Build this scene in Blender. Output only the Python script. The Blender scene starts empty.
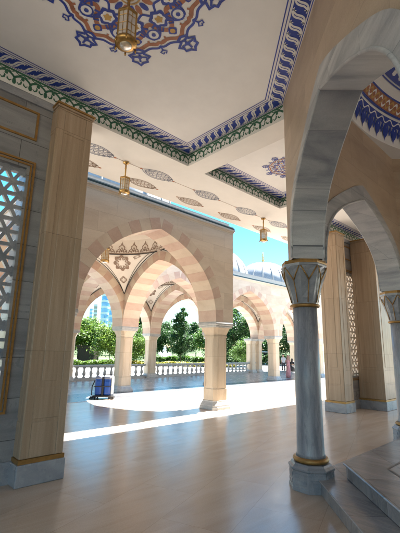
import bpy, math, random
from math import sin, cos, pi, sqrt, atan2, radians, hypot
from mathutils import Vector, Matrix, Euler
random.seed(7)
SC = bpy.context.scene
COL = SC.collection

# ------------------------------------------------------------------ helpers
class MB:
    """collects faces and links them as ONE mesh object"""
    def __init__(s): s.v = []; s.f = []; s.m = []
    def add(s, vs, fs, mat=0):
        b = len(s.v); s.v += [tuple(p) for p in vs]
        for f in fs: s.f.append([b+i for i in f]); s.m.append(mat)
    def box(s, x0, x1, y0, y1, z0, z1, mat=0):
        s.add([(x0,y0,z0),(x1,y0,z0),(x1,y1,z0),(x0,y1,z0),(x0,y0,z1),(x1,y0,z1),(x1,y1,z1),(x0,y1,z1)],
              [(0,3,2,1),(4,5,6,7),(0,1,5,4),(1,2,6,5),(2,3,7,6),(3,0,4,7)], mat)
    def loft(s, secs, mat=0, caps=True):
        """secs: list of equally long point rings (lists of 3-tuples)"""
        n = len(secs[0]); vs = [p for r in secs for p in r]; fs = []
        for k in range(len(secs)-1):
            for i in range(n):
                j = (i+1) % n
                fs.append((k*n+i, k*n+j, (k+1)*n+j, (k+1)*n+i))
        if caps:
            fs.append(tuple(range(n-1,-1,-1))); fs.append(tuple((len(secs)-1)*n+i for i in range(n)))
        s.add(vs, fs, mat)
    def lathe(s, prof, n=24, c=(0,0), mat=0, caps=True, ph=0.0):
        s.loft([[(c[0]+r*cos(2*pi*i/n+ph), c[1]+r*sin(2*pi*i/n+ph), z) for i in range(n)] for r, z in prof], mat, caps)
    def prism(s, poly, z0, z1, mat=0):
        s.loft([[(x,y,z0) for x,y in poly],[(x,y,z1) for x,y in poly]], mat)
    def tube(s, pts, r, n=6, mat=0, closed=False):
        pts = [Vector(p) for p in pts]; N = len(pts); rings = []
        for i, p in enumerate(pts):
            a = pts[i-1] if (i > 0 or closed) else p
            b = pts[(i+1) % N] if (i < N-1 or closed) else p
            t = (b-a).normalized(); u = t.cross(Vector((0,0,1)))
            if u.length < 1e-3: u = t.cross(Vector((1,0,0)))
            u.normalize(); w = t.cross(u); rr = r[i] if isinstance(r, (list,tuple)) else r
            rings.append([tuple(p+u*cos(2*pi*k/n)*rr+w*sin(2*pi*k/n)*rr) for k in range(n)])
        if closed: rings.append(rings[0])
        s.loft(rings, mat, not closed)
    def build(s, name, mats, parent=None, smooth=False, world=True):
        me = bpy.data.meshes.new(name)
        off = parent.matrix_world.translation if False else None
        o3 = Vector((0,0,0))
        if parent is not None and world:
            q = parent
            while q is not None: o3 += q.location; q = q.parent
        me.from_pydata([tuple(Vector(p)-o3) for p in s.v], [], s.f)
        if not isinstance(mats, (list,tuple)): mats = [mats]
        for m in mats: me.materials.append(m)
        for i, p in enumerate(me.polygons):
            p.material_index = s.m[i]; p.use_smooth = smooth
        me.update()
        o = bpy.data.objects.new(name, me); COL.objects.link(o)
        if parent is not None: o.parent = parent
        return o

def thing(name, label, cat, loc=(0,0,0), rz=0, group=None):
    o = bpy.data.objects.new(name, None); COL.objects.link(o)
    o.empty_display_size = .2; o.location = loc; o.rotation_euler = (0,0,rz)
    o['label'] = label; o['category'] = cat; o['kind'] = 'thing'
    if group: o['group'] = group
    return o
def tag(o, label, cat, group=None):
    o['label'] = label; o['category'] = cat; o['kind'] = 'thing'
    if group: o['group'] = group
    return o
def struct(o): o['kind'] = 'structure'; return o
def kids(o): return [c for c in bpy.data.objects if c.parent == o]
def copy_tree(o, parent=None):
    c = o.copy(); COL.objects.link(c)
    if parent is not None: c.parent = parent
    for k in kids(o): copy_tree(k, c)
    return c
def dup(o, loc, rz=0, label=None, group=None):
    c = copy_tree(o); c.location = loc; c.rotation_euler = (0,0,rz)
    if label: c['label'] = label
    if group: c['group'] = group
    return c
def bevel(o, w=.01, seg=2):
    m = o.modifiers.new('bevel','BEVEL'); m.width = w; m.segments = seg; m.limit_method = 'ANGLE'; m.angle_limit = radians(40)
    return o

# ------------------------------------------------------------------ materials
def newmat(name):
    m = bpy.data.materials.new(name); m.use_nodes = True
    nt = m.node_tree; b = nt.nodes['Principled BSDF']
    return m, nt, b
def lin(nt, a, b): nt.links.new(a, b)
def math_n(nt, op, a, b=None, v=None):
    n = nt.nodes.new('ShaderNodeMath'); n.operation = op
    lin(nt, a, n.inputs[0])
    if b is not None: lin(nt, b, n.inputs[1])
    if v is not None: n.inputs[1].default_value = v
    return n.outputs[0]
def wallcoord(nt):
    g = nt.nodes.new('ShaderNodeNewGeometry'); s = nt.nodes.new('ShaderNodeSeparateXYZ'); lin(nt, g.outputs['Position'], s.inputs[0])
    a = math_n(nt, 'ADD', s.outputs[0], s.outputs[1])
    c = nt.nodes.new('ShaderNodeCombineXYZ'); lin(nt, a, c.inputs[0]); lin(nt, s.outputs[2], c.inputs[1])
    d = math_n(nt, 'SUBTRACT', s.outputs[0], s.outputs[1]); lin(nt, d, c.inputs[2])
    return c.outputs[0]
def worldcoord(nt):
    return nt.nodes.new('ShaderNodeNewGeometry').outputs['Position']
def mapping(nt, vec, scale, rot=(0,0,0)):
    m = nt.nodes.new('ShaderNodeMapping'); lin(nt, vec, m.inputs[0]); m.inputs['Scale'].default_value = scale
    m.inputs['Rotation'].default_value = rot
    return m.outputs[0]
def noise(nt, vec, scale, detail=6, rough=.6, dist=0):
    n = nt.nodes.new('ShaderNodeTexNoise'); lin(nt, vec, n.inputs['Vector'])
    n.inputs['Scale'].default_value = scale; n.inputs['Detail'].default_value = detail
    n.inputs['Roughness'].default_value = rough; n.inputs['Distortion'].default_value = dist
    return n.outputs['Fac']
def ramp(nt, fac, stops):
    r = nt.nodes.new('ShaderNodeValToRGB'); lin(nt, fac, r.inputs[0]); e = r.color_ramp.elements
    while len(e) < len(stops): e.new(.5)
    for k, (p, c) in enumerate(stops): e[k].position = p; e[k].color = (*c, 1)
    return r.outputs[0]
def mixc(nt, a, b, fac, mode='MIX'):
    n = nt.nodes.new('ShaderNodeMix'); n.data_type = 'RGBA'; n.blend_type = mode
    if isinstance(fac, (int,float)): n.inputs[0].default_value = fac
    else: lin(nt, fac, n.inputs[0])
    for k, x in ((6,a),(7,b)):
        if isinstance(x, tuple): n.inputs[k].default_value = (*x,1)
        else: lin(nt, x, n.inputs[k])
    return n.outputs[2]
def bump(nt, b, h, strength=.2, dist=.01):
    n = nt.nodes.new('ShaderNodeBump'); n.inputs['Strength'].default_value = strength; n.inputs['Distance'].default_value = dist
    lin(nt, h, n.inputs['Height']); lin(nt, n.outputs[0], b.inputs['Normal'])
def brick(nt, vec, w, h, mortar=.004, off=.5):
    n = nt.nodes.new('ShaderNodeTexBrick'); lin(nt, vec, n.inputs['Vector'])
    n.inputs['Scale'].default_value = 1; n.inputs['Brick Width'].default_value = w; n.inputs['Row Height'].default_value = h
    n.inputs['Mortar Size'].default_value = mortar; n.inputs['Mortar Smooth'].default_value = .2; n.offset = off
    n.inputs['Color1'].default_value = (0,0,0,1); n.inputs['Color2'].default_value = (1,1,1,1); n.inputs['Mortar'].default_value = (.5,.5,.5,1)
    return n.outputs['Color'], n.outputs['Fac']

def stone(name, cols, stretch=(1,4,1), scale=1.0, rough=.45, slab=None, joint=.55, var=.12, floor=False, coat=0, rot=(0,0,0), dist=.6, rvar=.1, vein=None):
    m, nt, b = newmat(name)
    v = worldcoord(nt) if floor else wallcoord(nt)
    mv = mapping(nt, v, stretch, rot)
    if slab:
        bc, bf = brick(nt, mapping(nt, v, (1,1,1), rot) if floor else v, slab[0], slab[1], slab[2] if len(slab) > 2 else .004)
        # every slab shows another piece of the block
        sep = nt.nodes.new('ShaderNodeSeparateColor'); lin(nt, bc, sep.inputs[0])
        sh = nt.nodes.new('ShaderNodeVectorMath'); sh.operation = 'MULTIPLY_ADD'
        cc = nt.nodes.new('ShaderNodeCombineXYZ')
        for k in range(3): lin(nt, sep.outputs[0], cc.inputs[k])
        lin(nt, cc.outputs[0], sh.inputs[0]); sh.inputs[1].default_value = (17.3, 9.1, 23.7); lin(nt, mv, sh.inputs[2]); mv = sh.outputs[0]
    f = noise(nt, mv, scale, 8, .62, dist)
    n = len(cols); c = ramp(nt, f, [(.28+.44*k/(n-1), cols[k]) for k in range(n)])
    f2 = noise(nt, v, 55, 3, .6)
    c = mixc(nt, c, ramp(nt, f2, [(.3,(.8,.8,.8)),(.7,(1.12,1.12,1.12))]), .5, 'MULTIPLY')
    if vein:
        vf = noise(nt, mapping(nt, mv, (1.7,1.7,1.7)), scale*.8, 5, .55, 1.4)
        line = ramp(nt, vf, [(.46,(0,0,0)),(.495,(1,1,1)),(.505,(1,1,1)),(.54,(0,0,0))])
        c = mixc(nt, c, vein, math_n(nt, 'MULTIPLY', line, v=.55))
    if slab:
        c = mixc(nt, c, ramp(nt, sep.outputs[0], [(0,(1-var,)*3),(1,(1+var,)*3)]), 1.0, 'MULTIPLY')
        c = mixc(nt, c, (cols[0][0]*joint, cols[0][1]*joint, cols[0][2]*joint), bf)
    lin(nt, c, b.inputs['Base Color'])
    rf = noise(nt, v, 3.1, 5, .6)
    rr = nt.nodes.new('ShaderNodeMapRange'); lin(nt, rf, rr.inputs[0]); rr.inputs[3].default_value = max(.03, rough-rvar); rr.inputs[4].default_value = rough+rvar
    lin(nt, rr.outputs[0], b.inputs['Roughness'])
    if coat: b.inputs['Coat Weight'].default_value = coat; b.inputs['Coat Roughness'].default_value = .08
    bump(nt, b, noise(nt, v, 30, 6, .65), .05 if rough < .35 else .14, .01)
    return m
def paint(name, c, rough=.6, var=.12, scale=6):
    m, nt, b = newmat(name)
    v = worldcoord(nt)
    f = noise(nt, v, scale, 6, .65)
    lin(nt, ramp(nt, f, [(.25, tuple(x*(1-var) for x in c)), (.75, tuple(min(1, x*(1+var)) for x in c))]), b.inputs['Base Color'])
    b.inputs['Roughness'].default_value = rough
    bump(nt, b, noise(nt, v, 60, 4, .6), .06, .005)
    return m
def metal(name, c, rough=.35, met=1.0):
    m, nt, b = newmat(name); v = worldcoord(nt)
    f = noise(nt, v, 14, 6, .7)
    lin(nt, ramp(nt, f, [(.3, tuple(x*.65 for x in c)), (.65, c)]), b.inputs['Base Color'])
    b.inputs['Metallic'].default_value = met; b.inputs['Roughness'].default_value = rough
    return m
def leaf(name, c1, c2, c3):
    m, nt, b = newmat(name); v = worldcoord(nt)
    f = noise(nt, v, 1.3, 4, .7)
    c = ramp(nt, f, [(.3, c1), (.5, c2), (.72, c3)])
    oi = nt.nodes.new('ShaderNodeObjectInfo')
    c = mixc(nt, c, ramp(nt, oi.outputs['Random'], [(0,(.8,.85,.75)),(1,(1.2,1.12,1.05))]), 1, 'MULTIPLY')
    lin(nt, c, b.inputs['Base Color']); b.inputs['Roughness'].default_value = .55
    tr = nt.nodes.new('ShaderNodeBsdfTranslucent'); lin(nt, c, tr.inputs[0])
    mx = nt.nodes.new('ShaderNodeMixShader'); mx.inputs[0].default_value = .35
    out = nt.nodes['Material Output']; lin(nt, b.outputs[0], mx.inputs[1]); lin(nt, tr.outputs[0], mx.inputs[2]); lin(nt, mx.outputs[0], out.inputs[0])
    return m

M = {}
M['cream'] = stone('cream_limestone', [(.48,.385,.295),(.58,.485,.385),(.64,.55,.45)], (.35,1.6,.35), 1.1, .5, (1.25,.62,.003), .72, .07)
M['creamcol'] = stone('column_limestone', [(.47,.37,.265),(.55,.445,.33),(.61,.51,.39)], (1.6,.5,1.6), 1.5, .45, (9,1.9,.004), .6, .05)
M['brownv'] = stone('rose_brown_stone', [(.43,.29,.225),(.50,.355,.28),(.55,.41,.335)], (.6,1.4,.6), 1.6, .5)
M['beigev'] = stone('voussoir_limestone', [(.49,.385,.29),(.57,.465,.365),(.63,.53,.425)], (.5,1.4,.5), 1.4, .5)
M['travert'] = stone('brown_travertine', [(.285,.198,.13),(.365,.268,.182),(.435,.328,.235)], (5,.22,5), 1.5, .4, (9,2.1,.004), .55, .05)
M['portalwall'] = stone('portal_travertine', [(.35,.255,.175),(.44,.335,.24),(.50,.395,.29)], (.4,1.8,.4), 1.3, .4, (1.5,.8,.003), .7, .06, rot=(0,0,.5))
M['grey'] = stone('grey_marble', [(.18,.19,.215),(.27,.28,.305),(.36,.365,.385)], (.9,2.6,.9), 1.2, .28, None, rot=(0,0,.45))
M['greycol'] = stone('grey_column_marble', [(.16,.175,.21),(.27,.28,.315),(.39,.40,.42)], (3.0,.45,3.0), 1.6, .34, None, vein=(.16,.17,.2))
M['greywall'] = stone('grey_wall_marble', [(.16,.16,.172),(.24,.24,.25),(.31,.31,.315)], (.3,3.0,.3), 1.3, .3, (1.6,.66,.006), .4, .1)
M['archm'] = stone('arch_marble', [(.20,.21,.24),(.385,.39,.405),(.53,.53,.53)], (.42,4.2,.42), 1.0, .33, (1.3,1.15,.003), .65, .1, rot=(0,0,.75))
M['step'] = stone('step_marble', [(.17,.175,.19),(.26,.265,.28),(.35,.352,.36)], (3.2,.6,1), 1.4, .2, (1.3,.75,.004), .5, .1, floor=True, rot=(0,0,-pi/4), vein=(.33,.31,.29))
M['floor'] = stone('polished_beige_marble', [(.40,.31,.235),(.475,.385,.30),(.535,.445,.36)], (.3,3.4,1), .9, .22, (1.9,.95,.003), .74, .035, floor=True, rot=(0,0,-.35), rvar=.07)
for n_ in M['floor'].node_tree.nodes:
    if n_.type == 'BSDF_PRINCIPLED': n_.inputs['Specular IOR Level'].default_value = .38
M['granite'] = stone('grey_granite', [(.27,.262,.255),(.33,.322,.312),(.38,.37,.36)], (1,1,1), 7, .25, (.9,.9,.005), .6, .12, floor=True)
M['shadegr'] = stone('shade_toned_granite', [(.085,.088,.095),(.12,.122,.13),(.155,.158,.165)], (1,1,1), 7, .25, (.9,.9,.005), .6, .12, floor=True)  # granite darkened so its colour carries the gallery shade
M['kerb'] = paint('beige_border_stone', (.5,.4,.3), .4)
M['white'] = paint('ceiling_paint', (.78,.78,.775), .75, .04, 2.5)
M['soff'] = paint('soffit_paint', (.72,.705,.675), .75, .04, 2.5)
M['blue'] = paint('cobalt_blue_paint', (.015,.045,.31), .6, .3, 9)
M['steelblue'] = paint('slate_blue_paint', (.16,.18,.25), .6, .3, 9)
M['green'] = paint('bottle_green_paint', (.035,.12,.07), .6, .35, 9)
M['red'] = paint('oxide_red_paint', (.34,.13,.065), .6, .35, 9)
M['taupe'] = paint('taupe_paint', (.27,.19,.14), .6, .25, 9)
M['ochre'] = paint('ochre_paint', (.48,.29,.08), .6, .25, 9)
M['black'] = paint('charcoal_paint', (.03,.028,.028), .6, .2, 9)
M['gold'] = metal('aged_gold_trim', (.42,.235,.075), .45, .6)
M['brass'] = metal('brass', (.58,.36,.13), .36, .85)
M['lead'] = metal('lead_sheet', (.33,.335,.345), .5, .15)
M['gutter'] = paint('dark_green_gutter', (.018,.035,.033), .35)
M['band'] = paint('grey_roof_band', (.36,.345,.32), .5)
M['baluster'] = stone('pale_grey_stone', [(.30,.30,.30),(.40,.40,.39),(.48,.47,.46)], (1,1,1), 4, .5)
M['ivory'] = paint('dome_plaster', (.80,.75,.68), .7, .05, 3)
mg, nt, b = newmat('frosted_lantern_glass'); M['glass'] = mg
b.inputs['Base Color'].default_value = (.80,.76,.66,1); b.inputs['Roughness'].default_value = .3; b.inputs['Transmission Weight'].default_value = .6

M['leafA'] = leaf('leaf_green', (.035,.09,.014), (.07,.155,.024), (.12,.21,.036))
M['leafB'] = leaf('leaf_bright', (.055,.11,.014), (.11,.19,.03), (.17,.25,.05))
M['leafD'] = leaf('leaf_dark', (.018,.052,.015), (.034,.09,.024), (.06,.13,.032))
M['leafY'] = leaf('leaf_yellow', (.10,.12,.015), (.20,.20,.025), (.28,.26,.05))
M['bark'] = paint('bark', (.09,.06,.04), .85, .35, 12)

# ------------------------------------------------------------------ camera  (fitted from the vanishing points)
H = 2.2
def basis():
    p, r, y = radians(12.344), radians(1.185), radians(46.458)
    fw = Vector((cos(y)*cos(p), sin(y)*cos(p), sin(p))); rt = Vector((sin(y), -cos(y), 0)); up = rt.cross(fw)
    return fw, rt*cos(r)+up*sin(r), up*cos(r)-rt*sin(r)
fw, rt, up = basis()
cam = bpy.data.objects.new('camera', bpy.data.cameras.new('camera')); COL.objects.link(cam)
cam.matrix_world = Matrix(((rt.x,up.x,-fw.x,0),(rt.y,up.y,-fw.y,0),(rt.z,up.z,-fw.z,H),(0,0,0,1)))
cam.data.sensor_fit = 'HORIZONTAL'; cam.data.sensor_width = 36; cam.data.lens = 36*373.395/400
cam.data.clip_start = .05; cam.data.clip_end = 6000
SC.camera = cam

# ------------------------------------------------------------------ light
SUN_EL, KY = 59.0, .012
w = bpy.data.worlds.new('World'); SC.world = w; w.use_nodes = True
nt = w.node_tree; bg = nt.nodes['Background']
sky = nt.nodes.new('ShaderNodeTexSky'); sky.sky_type = 'NISHITA'; sky.sun_disc = False
sky.sun_elevation = radians(SUN_EL); sky.sun_rotation = radians(90); sky.air_density = 1.0; sky.dust_density = 0; sky.ozone_density = 2.0
hs = nt.nodes.new('ShaderNodeHueSaturation'); hs.inputs['Saturation'].default_value = 1.35; hs.inputs['Hue'].default_value = .485
nt.links.new(sky.outputs[0], hs.inputs['Color']); nt.links.new(hs.outputs[0], bg.inputs[0]); bg.inputs[1].default_value = .052
sl = bpy.data.lights.new('sun', 'SUN'); sl.energy = 5.0; sl.angle = radians(.55); sl.color = (1,.97,.925)
so = bpy.data.objects.new('sun', sl); COL.objects.link(so)
el = radians(SUN_EL); d = Vector((cos(el), KY*sin(el), sin(el)))
so.rotation_euler = (-d).to_track_quat('-Z','Y').to_euler(); so.location = (30,10,40)
vs = SC.view_settings; vs.view_transform = 'Standard'; vs.look = 'None'; vs.gamma = 1; vs.exposure = 3.08; vs.use_curve_mapping = False
SC.render.engine = 'CYCLES'; SC.cycles.use_denoising = True; SC.cycles.max_bounces = 10; SC.cycles.diffuse_bounces = 7
SC.cycles.sample_clamp_indirect = 8

# ------------------------------------------------------------------ ground
def sheet(name, x0, x1, y0, y1, z, mat):
    b = MB(); b.add([(x0,y0,z),(x1,y0,z),(x1,y1,z),(x0,y1,z)], [(0,1,2,3)]); return struct(b.build(name, mat))
YG = 14.55
lawn_m, nt, b = newmat('lawn')
v = worldcoord(nt); f = noise(nt, v, .35, 6, .7); f2 = noise(nt, v, 9, 4, .7)
c = ramp(nt, f, [(.3,(.026,.055,.008)),(.6,(.05,.085,.014)),(.8,(.075,.095,.02))])
c = mixc(nt, c, ramp(nt, f2, [(.3,(.6,.6,.6)),(.7,(1.25,1.25,1.2))]), 1, 'MULTIPLY')
lin(nt, c, b.inputs['Base Color']); b.inputs['Roughness'].default_value = .9
sheet('ground', -1500, 2500, -1500, 2500, -.05, lawn_m)
sheet('portico_floor', -50, 70, -40, YG, 0, M['floor'])
sheet('gallery_floor', -14, 70, 17.1, 24.3, 0, M['granite'])
sheet('gallery_shade_floor', -14, 70, YG+.16, 17.1, 0, M['shadegr'])  # dark strip painted in for shade that the sun does not cast here
b = MB(); b.box(-14, 70, YG, YG+.16, -.04, .004); struct(b.build('floor_border', M['kerb']))
pave = stone('pale_paving', [(.42,.39,.35),(.50,.47,.42),(.56,.53,.48)], (1,1,1), 2, .6, (.8,.8,.008), .7, .1, floor=True)
sheet('paving', -60, 90, 24.3, 38, -.01, pave)
sheet('garden_path', -60, 38, 62, 68, -.02, pave)

# ------------------------------------------------------------------ painted ornament helpers (flat paint on a surface)
def ribbon(mb, pts, w, F, mat=0, closed=False, lift=.004):
    """flat strip along 2-D pts; F(u,v,h) maps to 3-D, h = height off the surface"""
    N = len(pts); L = []; R = []
    for i, (x, y) in enumerate(pts):
        a = pts[i-1] if (i > 0 or closed) else pts[i]
        c = pts[(i+1) % N] if (i < N-1 or closed) else pts[i]
        tx, ty = c[0]-a[0], c[1]-a[1]; l = hypot(tx,ty) or 1; nx, ny = -ty/l, tx/l
        ww = (w[i] if isinstance(w, (list,tuple)) else w)/2
        L.append(F(x+nx*ww, y+ny*ww, lift)); R.append(F(x-nx*ww, y-ny*ww, lift))
    vs = L+R; fs = []
    for i in range(N if closed else N-1):
        j = (i+1) % N; fs.append((i, j, N+j, N+i))
    mb.add(vs, fs, mat)
def disc(mb, c, r, F, mat=0, n=14, lift=.005, sx=1, sy=1, rot=0, pet=0, npet=5):
    vs = []
    for i in range(n):
        t = 2*pi*i/n; rr = r*(1+pet*cos(npet*t)); x, y = rr*cos(t)*sx, rr*sin(t)*sy
        vs.append(F(c[0]+x*cos(rot)-y*sin(rot), c[1]+x*sin(rot)+y*cos(rot), lift))
    mb.add(vs, [tuple(range(n))], mat)
def tear(c, L, W, rot, n=14):
    """closed drop outline, tip away"""
    out = []
    for i in range(n):
        t = 2*pi*i/n; x = L*(.5-.5*cos(t)); y = W*sin(t)*sin(t/2)
        out.append((c[0]+x*cos(rot)-y*sin(rot), c[1]+x*sin(rot)+y*cos(rot)))
    return out
def circ(c, r, n=20, a0=0, a1=2*pi): return [(c[0]+r*cos(a0+(a1-a0)*i/n), c[1]+r*sin(a0+(a1-a0)*i/n)) for i in range(n if abs(a1-a0-2*pi) < 1e-6 else n+1)]

# ------------------------------------------------------------------ portico ceiling
ZS, ZC = 6.9, 7.25           # soffit, coffer panel
CX = 8.4                     # symmetry axis of the portico
YE = 9.07                    # outer roof edge
ceil = thing('portico_ceiling', 'white coffered portico ceiling painted with blue and green borders', 'ceiling', (CX,5,ZS))
b = MB()
YL, YW = 1.55, 6.85          # coffers in y
def mir(x): return 2*CX-x
# beams (soffit) around the coffers, bottom face at ZS
for x0, x1, y0, y1 in [(-9,27,YW,YE), (-9,27,-9,-4), (-9,-1.3,-4,YW), (6.0,6.6,3.8,YW), (10.2,10.8,3.8,YW), (18.1,27,-4,YW), (-1.3,3.0,-4,YL), (13.8,18.1,-4,YL)]:
    b.box(x0, x1, y0, y1, ZS, ZC+.25)
b.build('soffit', M['soff'], ceil)
b = MB()
b.box(-9,27,YW,YE-.02,ZC+.26,ZC+.7); b.box(-9,CX-5.75,-9,YW,ZC+.6,ZC+.9); b.box(CX+5.75,27,-9,YW,ZC+.6,ZC+.9); b.box(CX-5.75,CX+5.75,3.66,YW,ZC+.6,ZC+.9); b.box(CX-5.75,CX+5.75,-9,-7.84,ZC+.6,ZC+.9)
for sx in (-1,1):
    for sy in (-1,1): b.prism([(CX+sx*5.75,-2.09+sy*5.75),(CX+sx*2.38,-2.09+sy*5.75),(CX+sx*5.75,-2.09+sy*2.38)], ZC+.6, ZC+.9)
b.build('roof_slab', M['band'], ceil)
b = MB(); b.box(-9,27,YE,YE+.03,ZS+.03,ZC+.75); b.build('edge_trim', M['band'], ceil)
main_poly = [(-1.3,YW),(6.0,YW),(6.0,3.88),(3.67,YL),(-1.3,YL)]
pan2_poly = [(6.6,YW),(10.2,YW),(10.2,3.83),(6.6,3.83)]
pan3_poly = [(mir(x),y) for x,y in main_poly]
for poly in (main_poly, pan2_poly, pan3_poly):
    b = MB(); b.prism(poly, ZC, ZC+.2); b.build('coffer_panel', M['white'], ceil)

def edge_frame(p, q, inward):
    """direction along p->q, inward normal toward the coffer centre"""
    t = Vector((q[0]-p[0], q[1]-p[1], 0)); L = t.length; t.normalize()
    n = Vector((-t.y, t.x, 0)); m = Vector((inward[0]-p[0], inward[1]-p[1], 0))
    if n.dot(m) < 0: n = -n
    return t, n, L
def blue_border(mb, p, q, inner, m0=0, m1=0):
    """guilloche band on the flat ceiling along one coffer edge; m0,m1 = tangent of the mitre angle at the ends"""
    t, n, L = edge_frame(p, q, inner)
    P = Vector((p[0],p[1],ZC))
    def F(u, v, h): return tuple(P+t*u+n*v-Vector((0,0,h)))
    def strip(v0, v1, mat, lift):
        mb.add([F(v0*m0,v0,lift),F(L-v0*m1,v0,lift),F(L-v1*m1,v1,lift),F(v1*m0,v1,lift)], [(0,1,2,3)], mat)
    strip(.05,.30,0,.004); strip(.335,.35,0,.004); strip(.385,.405,0,.004)
    strip(.018,.032,0,.004)
    per = .21; k = max(1, round((L-.3*(m0+m1))/per)); per = (L-.175*(m0+m1))/k
    for i in range(k):
        u0 = .175*m0+i*per
        # one crescent of the rope: thick in the middle, curling over its neighbour
        pts = []; ws = []
        for j in range(15):
            f = j/14; pts.append((u0+per*(1.2*f-.1)+.028*sin(2*pi*f), .175+.105*sin(pi*(f-.5)))); ws.append(.016+.07*sin(pi*f)**.7)
        ribbon(mb, pts, ws, F, 1, lift=.008)
        ribbon(mb, [(p_[0]+.0,p_[1]) for p_ in pts[3:-3]], .012, F, 0, lift=.0105)
        ribbon(mb, [(u0+per*1.25,.272),(u0+per*1.12,.285),(u0+per*.98,.262),(u0+per*1.02,.235)], [.01,.02,.022,.012], F, 1, lift=.008)
        ribbon(mb, [(u0-per*.25,.078),(u0-per*.12,.065),(u0+per*.02,.088),(u0-per*.02,.115)], [.01,.02,.022,.012], F, 1, lift=.008)
def green_border(mb, p, q, inner, fr=0):
    """scroll frieze on the upright side of the coffer"""
    t, n, L = edge_frame(p, q, inner)
    P = Vector((p[0],p[1],ZS))+n*.004
    D = ZC-ZS
    def F(u, v, h): return tuple(P+t*u+Vector((0,0,v))+n*h)
    def quad(v0, v1, mat, lift=.0): mb.add([F(0,v0,lift),F(L,v0,lift),F(L,v1,lift),F(0,v1,lift)], [(0,1,2,3)], mat)
    quad(.0,D,1,0); quad(D-.05,D-.008,0,.003)
    per = .29; k = max(1, round(L/per)); per = L/k
    for i in range(k):
        u0 = i*per
        arc = [(u0+per*j/14, .17+.085*abs(sin(pi*j/14))**.7) for j in range(15)]
        ribbon(mb, arc, .042, F, 0, lift=.004)
        # hanging drop between two lobes and the leaf inside each lobe
        mb.add([F(x,y,.005) for x,y in tear((u0,.20), -.16, .045, pi/2)], [tuple(range(14))], 0)
        ribbon(mb, [(u0+per*.16,.11),(u0+per*.28,.075),(u0+per*.40,.10),(u0+per*.44,.15),(u0+per*.36,.175)], [.012,.03,.034,.028,.01], F, 0, lift=.004)
        ribbon(mb, [(u0+per*.84,.11),(u0+per*.72,.075),(u0+per*.60,.10),(u0+per*.57,.14)], [.012,.03,.034,.01], F, 0, lift=.004)
        disc(mb, (u0+per*.5,.205), .034, F, 0, 8, .005)
        ribbon(mb, [(u0+per*.05,.30),(u0+per*.25,.268),(u0+per*.5,.30),(u0+per*.75,.268),(u0+per*.95,.30)], .02, F, 0, lift=.004)
for poly, ends in ((main_poly, ((0,1,1,1),(1,2,1,-.414),(2,3,.414,1),(4,0,0,1))), (pan2_poly, ((0,1,1,1),(1,2,1,1),(2,3,1,1),(3,0,1,1))), (pan3_poly, ((0,1,1,1),(1,2,1,.414),(2,3,.414,1)))):
    cx = sum(p[0] for p in poly)/len(poly); cy = sum(p[1] for p in poly)/len(poly)
    bb = MB(); gb = MB()
    for i, j, m0, m1 in ends:
        if (i, j) == (1, 2): m1 = .414 if poly is not pan2_poly else 1
        blue_border(bb, poly[i], poly[j], (cx,cy), m0, m1)
        if (i, j) != (2, 3): green_border(gb, poly[i], poly[j], (cx,cy))
    bb.build('blue_border', [M['blue'], M['white']], ceil)
    gb.build('green_border', [M['green'], M['soff']], ceil)

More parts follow.
